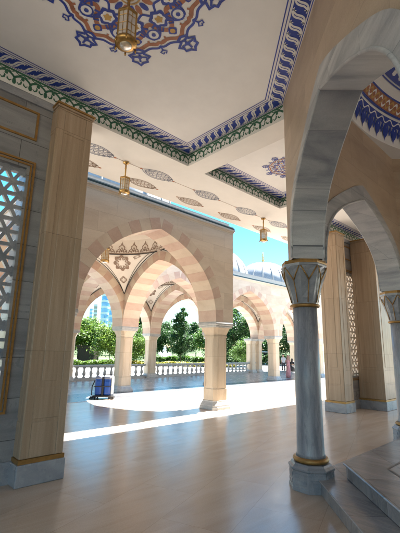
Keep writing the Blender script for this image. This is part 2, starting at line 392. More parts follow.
def star_medallion(cx, cy, S, cols, ph=0.0):
    mb = MB()
    def F(u, v, h): return (cx+u, cy+v, ZC-h)
    BL, RD, WH, OC = 0, 1, 2, 3
    N = 8
    def poly(fn, n=160): return [(S*fn(2*pi*i/n)*cos(2*pi*i/n+ph), S*fn(2*pi*i/n)*sin(2*pi*i/n+ph)) for i in range(n)]
    body = poly(lambda t: .80+.085*abs(cos(4*t))**.6+.03*cos(16*t))
    ribbon(mb, body, .035*S, F, BL, True, .004)
    ribbon(mb, poly(lambda t: .735+.07*abs(cos(4*t))**.6+.03*cos(16*t)), .055*S, F, RD, True, .004)
    ribbon(mb, poly(lambda t: .56+.10*cos(8*t)), .06*S, F, RD, True, .0045)
    ribbon(mb, poly(lambda t: .60-.11*cos(8*t)), .026*S, F, BL, True, .005)
    ribbon(mb, poly(lambda t: .34+.04*cos(8*t)), .03*S, F, BL, True, .004)
    for k in range(N):
        a = 2*pi*k/N+ph
        def P(r, t, a=a): return (S*(r*cos(a)-t*sin(a)), S*(r*sin(a)+t*cos(a)))
        def pl(pts): return [P(*q) for q in pts]
        # outer fleur
        g = .84
        pl0 = pl
        def pl(pts, pl0=pl0, g=g): return pl0([(g+(q[0]-g)*1.12, q[1]*1.3) for q in pts])
        ribbon(mb, pl([(g+.0,0),(g+.03,.07),(g+.07,.05),(g+.11,.115),(g+.16,.075),(g+.20,.085),(g+.225,.03),(g+.27,0),(g+.225,-.03),(g+.20,-.085),(g+.16,-.075),(g+.11,-.115),(g+.07,-.05),(g+.03,-.07)]), .042*S, F, BL, True, .0065)
        ribbon(mb, pl([(g+.05,0),(g+.21,0)]), .03*S, F, BL, lift=.008); ribbon(mb, pl([(g+.125,-.085),(g+.125,.085)]), .03*S, F, BL, lift=.0095)
        disc(mb, P(g+.14,0), .035*S, F, BL, 10, .011)
        # blue cartouche with ochre flower
        for r0, sz in ((.46,.10),):
            c = P(r0,0); disc(mb, c, sz*1.25*S, F, BL, 24, .0055, 1, 1, a, .14, 6); disc(mb, c, sz*.82*S, F, WH, 20, .0085, 1, 1, a, .12, 6); disc(mb, c, sz*.5*S, F, OC, 14, .012, 1, 1, a, .25, 5)
        c = P(.70,0); disc(mb, c, .062*S, F, BL, 16, .0055, 1, 1, a, .12, 4); disc(mb, c, .038*S, F, OC, 10, .009)
        a2 = a+pi/N
        def P2(r, t, a=a2): return (S*(r*cos(a)-t*sin(a)), S*(r*sin(a)+t*cos(a)))
        c = P2(.62,0); disc(mb, c, .085*S, F, WH, 18, .0055, 1.2, .8, a2); ribbon(mb, [(c[0]+S*.08*cos(q), c[1]+S*.08*sin(q)) for q in [2*pi*i/16 for i in range(16)]], .022*S, F, BL, True, .009); disc(mb, c, .03*S, F, BL, 8, .012)
        for sg in (-1,1):
            ribbon(mb, [P2(.74,sg*.06),P2(.78,sg*.09),P2(.74,sg*.13),P2(.69,sg*.12)], .03*S, F, RD, lift=.0062+.0006*sg)
            ribbon(mb, [P2(.52,sg*.03),P2(.47,sg*.10),P2(.40,sg*.08)], .03*S, F, BL, lift=.0074+.0005*sg)
            ribbon(mb, [P(.58,sg*.05),P(.62,sg*.10),P(.57,sg*.14),P(.53,sg*.11)], .026*S, F, BL, lift=.009+.0005*sg)
        # small outer sprig between the fleurs
        ribbon(mb, [P2(.82,0),P2(.90,0)], .024*S, F, BL, lift=.0055); ribbon(mb, [P2(.90,0),P2(.93,.05),P2(.97,.02),P2(.945,-.01)], .022*S, F, BL, lift=.007); ribbon(mb, [P2(.90,0),P2(.93,-.05),P2(.97,-.02)], .022*S, F, BL, lift=.0085)
    for k in range(16):
        t = 2*pi*k/16+ph; disc(mb, (S*.22*cos(t), S*.22*sin(t)), .045*S, F, (BL,RD)[k%2], 10, .005, 1.6, .8, t)
    ribbon(mb, circ((0,0), .13*S, 24), .02*S, F, OC, True)
    return mb.build('ceiling_medallion', cols, ceil)
PAL = [M['blue'], M['red'], M['white'], M['ochre']]
MED = (2.29, 4.03)
star_medallion(MED[0], MED[1], 1.23, PAL, radians(3))
star_medallion(CX, 5.35, .62, PAL)
star_medallion(mir(MED[0]), MED[1], 1.19, PAL)

# oval medallions on the soffit strip
def oval(cx, cy, L, W, mat):
    mb = MB()
    def F(u, v, h): return (cx+u, cy+v, ZS-h)
    out = [(L*cos(t)*(1-.12*abs(sin(t))), W*sin(t)*(1-.25*cos(t)**2)) for t in [2*pi*i/36 for i in range(36)]]
    ribbon(mb, out, .022, F, 0, True)
    ribbon(mb, [(x*.86,y*.82) for x,y in out], .012, F, 0, True)
    n = 7
    for k in range(n):
        x = -L*.74+2*L*.74*k/(n-1); wv = W*.72*sqrt(max(0,1-(x/(L*.95))**2))
        for sg in (-1,1):
            ribbon(mb, [(x-.05,0),(x-.01,sg*wv*.45),(x+.045,sg*wv*.6),(x+.075,sg*wv*.35),(x+.04,sg*wv*.22)], [.008,.026,.03,.024,.01], F, 0)
            ribbon(mb, [(x,sg*wv*.98),(x+.04,sg*wv*.78),(x+.085,sg*wv*.95)], [.02,.03,.012], F, 0)
    ribbon(mb, [(-L*.9,0),(L*.9,0)], .016, F, 0)
    for sg in (-1,1):
        disc(mb, (sg*(L+.045),0), .035, F, 1, 8, .004, 1.3, 1)
    return mb.build('oval_medallion', [mat, M['red']], ceil)
OX = [3.83+1.93*k for k in range(-4, 10)]
for k, x in enumerate(OX):
    oval(x, 7.84, .52, .225, M['steelblue'])
    oval(x, 8.62, .52, .20, M['taupe'])
for x in OX:
    b = MB(); b.box(x+.60, x+1.33, 7.834, 7.846, ZS-.004, ZS+.01); b.build('link_line', M['taupe'], ceil)

# ------------------------------------------------------------------ hanging lanterns
def lantern(label, x, y, ztop, zbody, h, r, group='brass lanterns hanging from the ceilings'):
    t = thing('hanging_lantern', label, 'lantern', (x,y,zbody-h), 0, group)
    b = MB(); b.lathe([(r*.62,ztop-.012),(r*.62,ztop-.03),(r*.3,ztop-.06),(r*.12,ztop-.08)], 16, (x,y)); b.build('ceiling_rose', M['brass'], t, True)
    b = MB(); b.tube([(x,y,ztop-.05),(x,y,zbody+.03)], r*.15, 8); b.lathe([(r*.12,zbody+.25),(r*.22,zbody+.28),(r*.12,zbody+.31)], 10, (x,y)); b.build('rod', M['brass'], t, True)
    N = 6; top, bot = zbody, zbody-h
    b = MB(); b.lathe([(r*.2,top+.05),(r*.7,top+.035),(r*1.02,top+.01),(r*1.06,top-.02),(r*.98,top-.03)], N, (x,y)); b.build('cap', M['brass'], t)
    b = MB(); b.lathe([(r*.90,top-.03),(r*.90,bot+.08)], N, (x,y), caps=False); b.build('glass', M['glass'], t)
    b = MB()
    for k in range(N):
        a = 2*pi*k/N; a2 = 2*pi*(k+1)/N
        p = [(x+r*.94*cos(q), y+r*.94*sin(q)) for q in (a,a2)]
        b.tube([(p[0][0],p[0][1],top-.02),(p[0][0],p[0][1],bot+.06)], r*.075, 6)
        for zf in (.22,.5,.78):
            z = top-(h-.06)*zf; b.tube([(p[0][0],p[0][1],z),(p[1][0],p[1][1],z)], r*.03, 5)
        m = ((p[0][0]+p[1][0])/2, (p[0][1]+p[1][1])/2)
        b.tube([(m[0],m[1],top-.03),(m[0],m[1],bot+.07)], r*.03, 5)
    b.build('cage', M['brass'], t)
    b = MB(); b.lathe([(r*.9,bot+.085),(r*1.03,bot+.075),(r*1.06,bot+.045),(r*1.0,bot+.02),(r*.7,bot)], N*3, (x,y)); b.build('base_ring', M['brass'], t, True)
    b = MB(); b.lathe([(r*.62,bot+.005),(r*.5,bot-.02),(r*.2,bot-.035)], 12, (x,y)); b.build('diffuser', M['glass'], t, True)
    for k in range(N):
        a = 2*pi*k/N; b = MB(); b.lathe([(r*.02,bot-.03),(r*.11,bot+.0),(r*.05,bot+.04)], 8, (x+r*1.08*cos(a), y+r*1.08*sin(a))); b.build('finial', M['brass'], t, True)
    return t
lantern('large brass hexagonal lantern hanging from the star medallion of the ceiling', MED[0], MED[1], ZC, 6.88, .52, .15)
lantern('brass lantern on a rod between two oval medallions, nearest the left pilaster', 4.72, 7.84, ZS, 6.44, .42, .135)
lantern('brass lantern on a rod outlined against the blue sky beside the portal column', 10.6, 7.84, ZS, 6.44, .42, .135)

# ------------------------------------------------------------------ outer wall with lattice window (left and right of the opening)
def lattice(x0, x1, z0, z1, y, e=.275, w=.062, d=.035):
    mb = MB(); hgt = e*sqrt(3)/2
    segs = []
    nz = int((z1-z0)/hgt)+2; nx = int((x1-x0)/e)+3
    def clip(p, q):
        (ax,az),(bx,bz) = p,q; t0, t1 = 0.0, 1.0
        for o, dd, lo, hi in ((ax,bx-ax,x0,x1),(az,bz-az,z0,z1)):
            if abs(dd) < 1e-9:
                if o < lo or o > hi: return None
            else:
                a, c = (lo-o)/dd, (hi-o)/dd
                if a > c: a, c = c, a
                t0, t1 = max(t0,a), min(t1,c)
        if t1-t0 < .05: return None
        return (ax+(bx-ax)*t0, az+(bz-az)*t0), (ax+(bx-ax)*t1, az+(bz-az)*t1)
    for j in range(-1, nz):
        z = z0+j*hgt+.1; s = (j % 2)*e/2
        for i in range(-1, nx):
            x = x0+i*e+s
            # three bar directions, turned a quarter so that one family is upright
            for q in ((x+e,z),(x+e/2,z+hgt),(x-e/2,z+hgt)):
                c = clip((x,z), q)
                if c: segs.append(c)
    d0 = d
    for (ax,az),(bx,bz) in segs:
        dx, dz = bx-ax, bz-az; d = d0+(0 if abs(dz) < 1e-6 else .003 if dx*dz > 0 else .006); l = hypot(dx,dz); nx_, nz_ = -dz/l*w/2, dx/l*w/2; ex, ez = dx/l*.0, dz/l*.0
        q = [(ax+nx_-ex,az+nz_-ez),(bx+nx_+ex,bz+nz_+ez),(bx-nx_+ex,bz-nz_+ez),(ax-nx_-ex,az-nz_-ez)]
        mb.loft([[(p[0],y-d,p[1]) for p in q],[(p[0],y+d,p[1]) for p in q]])
    return mb
def frame(mb, x0, x1, z0, z1, y, w=.05, p=.02, mat=0):
    """rectangular moulding proud of a wall face that looks to -y"""
    for a0,a1,c0,c1 in ((x0,x1,z1-w,z1),(x0,x1,z0,z0+w),(x0,x0+w,z0+w,z1-w),(x1-w,x1,z0+w,z1-w)):
        mb.box(a0,a1,y-p,y+.02,c0,c1,mat)
YI, YO = 6.9, 7.3
def outer_wall(sign, label, hw):
    """sign=+1 as on the left (window right edge at x=2.08); -1 mirrored about CX"""
    X = (lambda a: a) if sign > 0 else mir
    def rng(a, c): a, c = X(a), X(c); return min(a,c), max(a,c)
    t = thing('marble_wall', label, 'wall', ((X(0.6)),7.1,0))
    wx0, wx1, wz0, wz1 = -.6, 2.06, 1.22, 5.42
    b = MB()
    for a0,a1,z0,z1 in ((-9 if sign > 0 else -7,wx0,0,6.895),(wx1,2.42,0,6.895),(wx0,wx1,0,wz0),(wx0,wx1,wz1,6.895)):
        x0,x1 = rng(a0,a1); b.box(x0,x1,YI,YO,z0,z1)
    b.build('wall', M['greywall'], t)
    x0,x1 = rng(-7,2.40); b = MB(); b.box(x0,x1,YI-.04,YI-.002,0,.34); b.build('skirting', M['grey'], t)
    b = MB(); b.box(x0,x1,YI-.05,YI-.002,6.74,6.894); b.build('cornice', M['grey'], t)
    wnd = MB(); x0,x1 = rng(wx0-.14,wx1+.14)
    frame(wnd, x0,x1,wz0-.14,wz1+.14,YI,.035,.03); frame(wnd, x0+.06,x1-.06,wz0-.08,wz1+.08,YI,.03,.022)
    x0,x1 = rng(wx0-.12,wx1+.1); frame(wnd, x0,x1,6.0,6.6,YI,.04,.025)
    wf = wnd.build('window_frame', M['gold'], t)
    x0,x1 = rng(wx0,wx1)
    lattice(x0,x1,wz0,wz1,YI+.12).build('lattice', M['grey'] if sign > 0 else M['ivory'], wf)
    for z in (2.0,2.12,2.75,2.87):
        xx0,xx1 = rng(wx1+.145,2.40); b = MB(); b.box(xx0,xx1,YI-.006,YI+.01,z,z+.03); b.build('string_course', M['step'], t)
    return t
outer_wall(1, 'grey marble wall at the left edge with a gold framed triangular stone lattice', 0)
outer_wall(-1, 'grey marble wall strip with a pale stone lattice between two travertine piers', 0)

def pilaster(name, label, x0, x1, y0, y1, ztop, group):
    t = thing(name, label, 'pilaster', ((x0+x1)/2,(y0+y1)/2,0), 0, group)
    b = MB(); b.box(x0-.05,x1+.05,y0-.05,y1+.05,0,.33); bevel(b.build('plinth', M['grey'], t), .015)
    b = MB(); b.box(x0-.03,x1+.03,y0-.03,y1+.03,.332,.40); b.build('gold_moulding', M['gold'], t)
    b = MB(); b.box(x0,x1,y0,y1,.402,ztop-.14)
    # raised borders round a sunk panel on three sides
    mz = [(.62,1.55),(1.62,ztop-.62)]
    w, p = .13, .012
    def strips(face):
        L = (x1-x0) if face == 'y' else (y1-y0)
        for a0,a1 in ((0,w),(L-w,L)):
            for z0,z1 in ((.404,ztop-.142),):
                if face == 'y': b.box(x0+a0+.002*(a0>0),x0+a1-.002*(a0==0),y0-p,y0+.01,z0,z1)
                else:
                    b.box(x0-p,x0+.01,y0+a0+.002,y0+a1-.002,z0,z1); b.box(x1-.01,x1+p,y0+a0+.002,y0+a1-.002,z0,z1)
        for z0,z1 in ((.406,.95),(1.0,1.5),(ztop-.62,ztop-.145)):
            if face == 'y': b.box(x0+w,x1-w,y0-p+.002,y0+.01,z0,z1)
            else:
                b.box(x0-p+.002,x0+.01,y0+w,y1-w,z0,z1); b.box(x1-.01,x1+p-.002,y0+w,y1-w,z0,z1)
    strips('y'); strips('x')
    b.box(x0+w+.09,x1-w-.09,y0-.009,y0+.01,1.6,ztop-.75)
    b.box(x0-.009,x0+.01,y0+w+.09,y1-w-.09,1.6,ztop-.75)
    bevel(b.build('shaft', M['travert'], t), .006, 1)
    b = MB(); b.box(x0-.012,x1+.012,y0-.012,y1+.012,ztop-.138,ztop-.10); b.box(x0-.035,x1+.035,y0-.035,y1+.035,ztop-.098,ztop-.05); bevel(b.build('capital', M['travert'], t), .012)
    b = MB(); b.box(x0-.05,x1+.05,y0-.05,y1+.05,ztop-.048,ztop-.004); bevel(b.build('gold_cap', M['gold'], t), .01)
    return t
G = 'travertine piers of the portico'
pilaster('pilaster', 'tall brown travertine pilaster on a grey plinth beside the left lattice window', 2.42, 3.12, 6.62, 7.36, 6.86, G)
pilaster('pilaster', 'travertine pilaster at the far side of the opening, left of the pale lattice', mir(3.12), mir(2.42), 6.62, 7.36, ZS, G)
pilaster('pilaster', 'broad travertine pier right of the pale lattice, behind the second portal arch', 15.52, 16.9, 5.9, 6.88, ZS, G)

# unseen hall back wall, its width set for light, and a blocker at left
t = thing('unseen_mosque_wall', 'unseen beige travertine back wall of the portico behind the portal, with an added light blocker at left', 'wall', (8,-8.3,0))
b = MB(); b.box(-3,19,-8.6,-8,0,ZS-.005); b.build('wall', M['portalwall'], t)
b = MB(); b.box(-9.4,-9.002,3.4,7.3,0,ZS-.005); b.build('light_block_wall', M['portalwall'], t)  # unseen part wall, added to cut light on the left pilaster

# ------------------------------------------------------------------ portal canopy (octagon of marble arches)
OC = Vector((CX,-2.09)); LF = 4.7; AP = LF*(1+sqrt(2))/2
def octp(apo): 
    R = apo/cos(pi/8); return [(OC.x+R*cos(pi/8+k*pi/4), OC.y+R*sin(pi/8+k*pi/4)) for k in range(8)]
Q = octp(AP)     # 0: (+,+small) 1: (+,+) 2: (-,+)...
INTR = [(0,5.65),(.22,5.57),(.45,5.48),(.9,5.28),(1.3,5.05),(1.57,4.84),(1.80,4.55),(1.94,4.2),(2.0,3.79)]
EXTR = [(0,6.03),(.3,5.93),(.62,5.78),(1.2,5.46),(1.68,5.15),(1.95,4.88),(2.11,4.56),(2.17,4.2),(2.19,3.79)]
def resample(P, n):
    out = []
    for i in range(n+1):
        s = i/n*(len(P)-1); k = min(int(s), len(P)-2); f = s-k
        # Catmull-Rom
        a = P[max(k-1,0)]; b_ = P[k]; c = P[k+1]; d_ = P[min(k+2,len(P)-1)]
        q = []
        for m in (0,1):
            q.append(.5*((2*b_[m])+(-a[m]+c[m])*f+(2*a[m]-5*b_[m]+4*c[m]-d_[m])*f*f+(-a[m]+3*b_[m]-3*c[m]+d_[m])*f**3))
        out.append(tuple(q))
    return out
IN = resample(INTR, 32); EX = resample(EXTR, 32)
TH = .25
def facet(k, label):
    p, q = Vector((*Q[k],0)), Vector((*Q[(k+1)%8],0)); mid = (p+q)/2
    t_ = (q-p).normalized(); n_ = Vector((mid.x-OC.x, mid.y-OC.y, 0)).normalized()
    t = thing('portal_arch', label, 'arch', (mid.x,mid.y,3.79), 0, 'arches of the portal')
    def F(d_, n, z): return tuple(mid+t_*d_+n_*n+Vector((0,0,z)))
    ZT = 7.62
    dm = TH*math.tan(pi/8)
    # wall above and beside the arch
    b = MB()
    full = [(-d_,z) for d_,z in EX[::-1]]+EX[1:]
    for s, hl in ((TH, LF/2+dm), (-TH, LF/2-dm)):
        pts = [(-hl,3.79)]+full+[(hl,3.79)]
        tops = [(-hl,ZT)]+[(d_,ZT) for d_,z in full]+[(hl,ZT)]
        vs = [F(d_,s,z) for d_,z in pts]+[F(d_,s,z) for d_,z in tops]; n = len(pts)
        b.add(vs, [(i,i+1,n+i+1,n+i) for i in range(n-1)])
    for sg in (-1,1):
        if (k, sg) in ((0,-1),(2,1)): b.add([F(sg*(LF/2+dm),TH,3.79),F(sg*(LF/2-dm),-TH,3.79),F(sg*(LF/2-dm),-TH,ZT),F(sg*(LF/2+dm),TH,ZT)], [(0,1,2,3)])
        b.add([F(sg*(LF/2+dm),TH,3.79),F(sg*(LF/2-dm),-TH,3.79),F(sg*2.19,-TH,3.79),F(sg*2.19,TH,3.79)], [(0,1,2,3)])
    b.add([F(-LF/2-dm,TH,ZT),F(LF/2+dm,TH,ZT),F(LF/2-dm,-TH,ZT),F(-LF/2+dm,-TH,ZT)], [(0,1,2,3)])
    b.build('wall', M['portalwall'], t)
    # marble lining
    b = MB(); pr = TH+.022
    for sg in (-1,1):
        ins = [(sg*d_,z) for d_,z in IN]; exs = [(sg*d_,z) for d_,z in EX]; n = len(ins)
        # slim roll at the inner edge, face, soffit
        for s in (pr,-pr):
            vs = [F(d_,s,z) for d_,z in ins]+[F(d_,s,z) for d_,z in exs]; b.add(vs, [(i,i+1,n+i+1,n+i) for i in range(n-1)])
            vs = [F(d_,s,z) for d_,z in exs]+[F(d_,s*.9,z) for d_,z in exs]; b.add(vs, [(i,i+1,n+i+1,n+i) for i in range(n-1)])
        vs = [F(d_,pr,z) for d_,z in ins]+[F(d_,-pr,z) for d_,z in ins]; b.add(vs, [(i,i+1,n+i+1,n+i) for i in range(n-1)])
    b.build('marble_lining', M['archm'], t)
    b = MB()
    for s in (pr-.02, -pr+.02):
        for sg in (-1,1):
            b.tube([F(sg*(d_+.012),s+(.028 if s > 0 else -.028),z+.015) for d_,z in IN], .022, 8)
    b.build('edge_roll', M['archm'], t, True)
    return t
facet(3-1, 'grey marble pointed arch crossing the upper right, nearest the camera')
facet(1, 'smaller looking marble pointed arch seen through the near portal arch')
facet(0, 'third marble arch of the portal beyond the right edge')
# painted dome over the portal
t = thing('painted_dome', 'painted dome with blue and red rings above the portal', 'dome', (OC.x,OC.y,7.62))
RI = AP-TH-.03
b = MB()
out = octp(AP+TH); inn = [(OC.x+RI*cos(a), OC.y+RI*sin(a)) for a in [2*pi*i/96 for i in range(96)]]
R8 = octp(AP-.02)
prof = [(RI*cos(a)*1.0, 7.60+2.6*sin(a)) for a in [pi/2*i/48 for i in range(48)]]
b.lathe(prof+[(.05,10.2)], 144, (OC.x,OC.y), caps=False)
# flat corners between octagon and ring
n = 96
ring = [(OC.x+RI*cos(2*pi*i/n+pi/8), OC.y+RI*sin(2*pi*i/n+pi/8)) for i in range(n)]
def octr(a):
    a = (a-pi/8) % (pi/4)-pi/8; return (AP-.05)/cos(a) if True else 0
outr = [(OC.x+octr(2*pi*i/n+pi/8)*cos(2*pi*i/n+pi/8), OC.y+octr(2*pi*i/n+pi/8)*sin(2*pi*i/n+pi/8)) for i in range(n)]
b.add([(x,y,7.60) for x,y in ring]+[(x,y,7.60) for x,y in outr], [(i,(i+1)%n,n+(i+1)%n,n+i) for i in range(n)])
b.build('shell', M['white'], t, True)
def domeF(a, s, h):
    """a = metres along the ring, s = 0..1 up the dome"""
    an = a/RI; e = s*pi/2; h = h+.014; r = RI*cos(e)-h*cos(e); z = 7.60+2.6*sin(e)-h*sin(e)
    return (OC.x+r*cos(an), OC.y+r*sin(an), z)
b = MB(); C = 2*pi*RI
def dring(s, w_, mat, lift=.006): ribbon(b, [(C*i/128,s) for i in range(128)], w_, domeF, mat, True, lift)
dring(.175,.006,0); dring(.215,.06,1); dring(.18,.008,0); dring(.25,.008,0,.008); dring(.30,.006,0); dring(.345,.07,0); dring(.40,.006,1)
NN = 96
for i in range(NN):
    a = C*i/NN; p = C/NN
    # lace fringe: blue band, pendant drops with pale hearts, small sprigs between them
    b.add([domeF(x,y,.004) for x,y in ((a,.118),(a+p,.118),(a+p,.158),(a,.158))], [(0,1,2,3)], 0)
    ribbon(b, [(a+p*j/8,.138+.012*sin(2*pi*j/8)) for j in range(9)], .008, domeF, 3, False, .010)
    pts = [(a+p*(.5+x),y) for x,y in ((0,.012),(.06,.035),(.24,.055),(.36,.085),(.26,.112),(.12,.122),(-.12,.122),(-.26,.112),(-.36,.085),(-.24,.055),(-.06,.035))]
    b.add([domeF(x,y,.007) for x,y in pts], [tuple(range(len(pts)))], 0)
    b.add([domeF(a+p*(.5+x),y,.012) for x,y in ((0,.06),(.14,.085),(0,.108),(-.14,.085))], [(0,1,2,3)], (2,3)[i%2])
    for sg in (-1,1): ribbon(b, [(a+p*(.5+sg*.5),.118),(a+p*(.5+sg*.44),.085),(a+p*(.5+sg*.47),.06)], [.06,.05,.02], lambda u,v,h: domeF(u,v,h), 0, False, .008)
    pts = [(a+p*j/8, .215+.02*sin(2*pi*j/8)) for j in range(9)]; ribbon(b, pts, .012, domeF, 3, False, .012)
    pts = [(a+p*j/8, .215-.02*sin(2*pi*j/8)) for j in range(9)]; ribbon(b, pts, .012, domeF, 2, False, .014)
    disc(b, (a+p*.5,.345), .02, domeF, 3, 8, .012, 6, 1)
b.build('painted_rings', [M['blue'], M['red'], M['ochre'], M['white']], t)
b = MB(); b.lathe([(AP+.7,7.64),(AP+.7,7.9),(AP+.3,8.4),(4.6,9.9),(2.5,10.8),(.1,11.1)], 48, (OC.x,OC.y), caps=False); b.build('outer_shell', M['lead'], t, True)

# portal columns
def portal_column(label, c):
    x, y = c
    t = thing('marble_column', label, 'column', (x,y,0), 0, 'grey marble columns of the portal')
    ph = pi/8; R = lambda r: r/cos(pi/8)
    b = MB(); b.lathe([(R(.345),0),(R(.345),.05),(R(.335),.065),(R(.335),.30),(R(.35),.315),(R(.35),.34),(R(.31),.37),(R(.29),.40)], 8, (x,y), ph=ph)
    for k in range(8):
        a = k*pi/4; ux, uy = cos(a), sin(a)
        for z0,z1 in ((.10,.16),(.20,.26)):
            for d0 in (.334,):
                pts = [(x+ux*d0-uy*s, y+uy*d0+ux*s) for s in (-.10,.10)]; pts2 = [(x+ux*(d0+.012)-uy*s, y+uy*(d0+.012)+ux*s) for s in (.10,-.10)]
                b.prism(pts+pts2, z0, z1)
    bevel(b.build('pedestal', M['grey'], t), .008)
    b = MB(); b.lathe([(.26,.402),(.285,.42),(.295,.445),(.285,.47),(.26,.485)], 32, (x,y)); b.build('lower_ring', M['gold'], t, True)
    b = MB(); b.lathe([(.245,.486),(.228,.53),(.222,.7),(.218,1.6),(.208,2.945)], 48, (x,y)); b.build('shaft', M['greycol'], t, True)
    b = MB(); b.lathe([(.21,2.95),(.25,2.955),(.265,2.98),(.25,3.005),(.215,3.01)], 32, (x,y)); b.build('neck_ring', M['gold'], t, True)
    # flared capital with folded leaves: 8 lobes whose tops zigzag
    n = 16; rings = []
    for r, z, ff in ((.222,3.012,0),(.25,3.12,.004),(.285,3.27,.012),(.33,3.43,.020),(.385,3.60,.024),(.40,3.67,.0)):
        rings.append([(x+(r+(ff if i%2 == 0 else -ff))*cos(2*pi*i/n+ph), y+(r+(ff if i%2 == 0 else -ff))*sin(2*pi*i/n+ph), z) for i in range(n)])
    b = MB(); b.loft(rings); b.build('capital', M['grey'], t)
    b = MB()
    def rr(z): 
        pr = [(3.012,.224),(3.12,.252),(3.27,.289),(3.43,.336),(3.60,.394),(3.67,.402)]
        for (z0,r0),(z1,r1) in zip(pr,pr[1:]):
            if z <= z1: return r0+(r1-r0)*(z-z0)/(z1-z0)
        return .4
    for k in range(8):
        a = k*pi/4
        def P(da, z, o=.006): return (x+(rr(z)+o)*cos(a+da), y+(rr(z)+o)*sin(a+da), z)
        b.tube([P(0,3.03),P(0,3.2),P(0,3.42)], .010, 6); b.tube([P(0,3.42),P(.16,3.52),P(.36,3.66)], .012, 6); b.tube([P(0,3.42),P(-.16,3.52),P(-.36,3.66)], .012, 6)
    b.build('leaf_ribs', M['gold'], t, True)
    b = MB(); b.lathe([(R(.375),3.672),(R(.385),3.70),(R(.375),3.72)], 8, (x,y), ph=ph); b.build('abacus', M['archm'], t)
    b = MB(); b.lathe([(R(.365),3.722),(R(.37),3.75),(R(.365),3.787)], 8, (x,y), ph=ph); b.build('gold_band', M['gold'], t)
    return t
portal_column('grey marble column with a gold ringed flared capital, standing at the corner of the steps', Q[2])
portal_column('grey marble column with gold leaf capital cut by the right edge', Q[1])
portal_column('grey marble portal column outside the frame at the near right', Q[3])
portal_column('grey marble portal column outside the frame at the far right', Q[0])

# steps
M['inlay'] = paint('dark_inlay', (.09,.075,.065), .3)
t = thing('marble_steps', 'two grey marble steps up to the portal platform at lower right', 'steps', (OC.x,OC.y,0))
b = MB(); b.prism(octp(AP-.05), 0, .19); b.prism(octp(AP-.02), .191, .215); bevel(b.build('lower_step', M['step'], t), .012)
b = MB(); b.prism(octp(AP-.50), .216, .405); b.prism(octp(AP-.46), .406, .435); bevel(b.build('upper_step', M['step'], t), .012)
b = MB()
o1, o2 = octp(AP-1.05), octp(AP-1.085)
b.add([(x,y,.439) for x,y in o1]+[(x,y,.439) for x,y in o2], [(i,(i+1)%8,8+(i+1)%8,8+i) for i in range(8)])
b.build('inlay_line', M['inlay'], t)

# ------------------------------------------------------------------ courtyard arcade
AX, AY, S, T = 10.77, 10.36, 6.515, .48
ZSP, ZT = 3.2, 7.0
A = S/2-T; RISE = 3.0; R = (A*A+RISE*RISE)/(2*A); CO = R-A      # two-centred pointed arch
def node(i, j): return (AX+i*S, AY+j*S)
arc = thing('stone_arcade', 'cream stone arcade of striped pointed arches around the courtyard', 'arcade', (AX,AY,ZSP))
BZ = ((A,0.0),(A,1.64),(1.5,2.62),(0.0,RISE))      # half of the pointed intrados, springing to apex
TMAX = 1.0
def arcpt(r, u):
    """point of the half arch, offset outward by r-R"""
    u = max(0.0, min(1.0, u)); v = 1-u
    x, z = (v**3*BZ[0][k]+3*v*v*u*BZ[1][k]+3*v*u*u*BZ[2][k]+u**3*BZ[3][k] for k in (0,1))
    dx, dz = (3*v*v*(BZ[1][k]-BZ[0][k])+6*v*u*(BZ[2][k]-BZ[1][k])+3*u*u*(BZ[3][k]-BZ[2][k]) for k in (0,1))
    l = hypot(dx, dz); o = r-R
    return (max(0.0, x+dz/l*o), z-dx/l*o)
def solve_u(r, xt):
    lo, hi = 0.0, 1.0
    for _ in range(40):
        m = (lo+hi)/2
        if arcpt(r, m)[0] > xt: lo = m
        else: hi = m
    return hi
APEX_U = {}
def rad_apex(r):
    if r not in APEX_U: APEX_U[r] = 1.0 if r <= R else solve_u(r, 1e-4)
    return APEX_U[r]
NA = 20
def module():
    # wall with a pointed opening, local x along the wall, origin at the springing line in the middle
    b = MB(); half = [arcpt(R, TMAX*i/NA) for i in range(NA+1)]
    pts = [(-x,z) for x,z in half]+[(x,z) for x,z in half[::-1]][1:]
    pts = [(x,z) for x,z in pts]; n = len(pts); H_ = ZT-ZSP
    for s in (-T, T):
        b.add([(x,s,z) for x,z in pts]+[(x,s,H_) for x,z in pts], [(i,i+1,n+i+1,n+i) for i in range(n-1)])
    b.add([(x,-T,z) for x,z in pts]+[(x,T,z) for x,z in pts], [(i,i+1,n+i+1,n+i) for i in range(n-1)])
    b.add([(-A,-T,H_),(A,-T,H_),(A,T,H_),(-A,T,H_)], [(0,1,2,3)])
    # voussoirs
    v = MB(); NV = 11; r0, r1 = R-.006, R+.40; p = T+.005
    for sg in (-1,1):
        for k in range(NV):
            g = .0012
            q = []
            for f in (0,.5,1):
                u = (k+f)/NV
                ti, to = rad_apex(r0)*u, rad_apex(r1)*u
                ti = max(ti, .001); to = max(to, .001)
                q.append((arcpt(r0,ti+(g if f == 0 else -g if f == 1 and k < NV-1 else 0)), arcpt(r1,to+(g if f == 0 else -g if f == 1 and k < NV-1 else 0))))
            loop = [q[0][0],q[1][0],q[2][0],q[2][1],q[1][1],q[0][1]]
            loop = [(sg*x, z+.003) for x,z in loop]
            v.loft([[(x,-p,z) for x,z in loop],[(x,p,z) for x,z in loop]], k % 2)
    return b, v
bm_, vm_ = module()
aw = bm_.build('arch_wall', M['cream'], None); vr = vm_.build('arch_ring', [M['brownv'], M['beigev']], None); vr.parent = aw
first = True
def place_arch(x, y, rz):
    global first
    o = aw if first else copy_tree(aw)
    first = False
    o.parent = arc; o.location = (x-AX, y-AY, 0); o.rotation_euler = (0,0,rz)
I0, I1 = -2, 4
place_arch(AX-S/2, AY, 0)
place_arch(AX, AY+S/2, pi/2); place_arch(AX-S, AY+S/2, pi/2)
for i in range(I0, I1):
    for j in (1,2): place_arch(AX+(i+.5)*S, AY+j*S, 0)
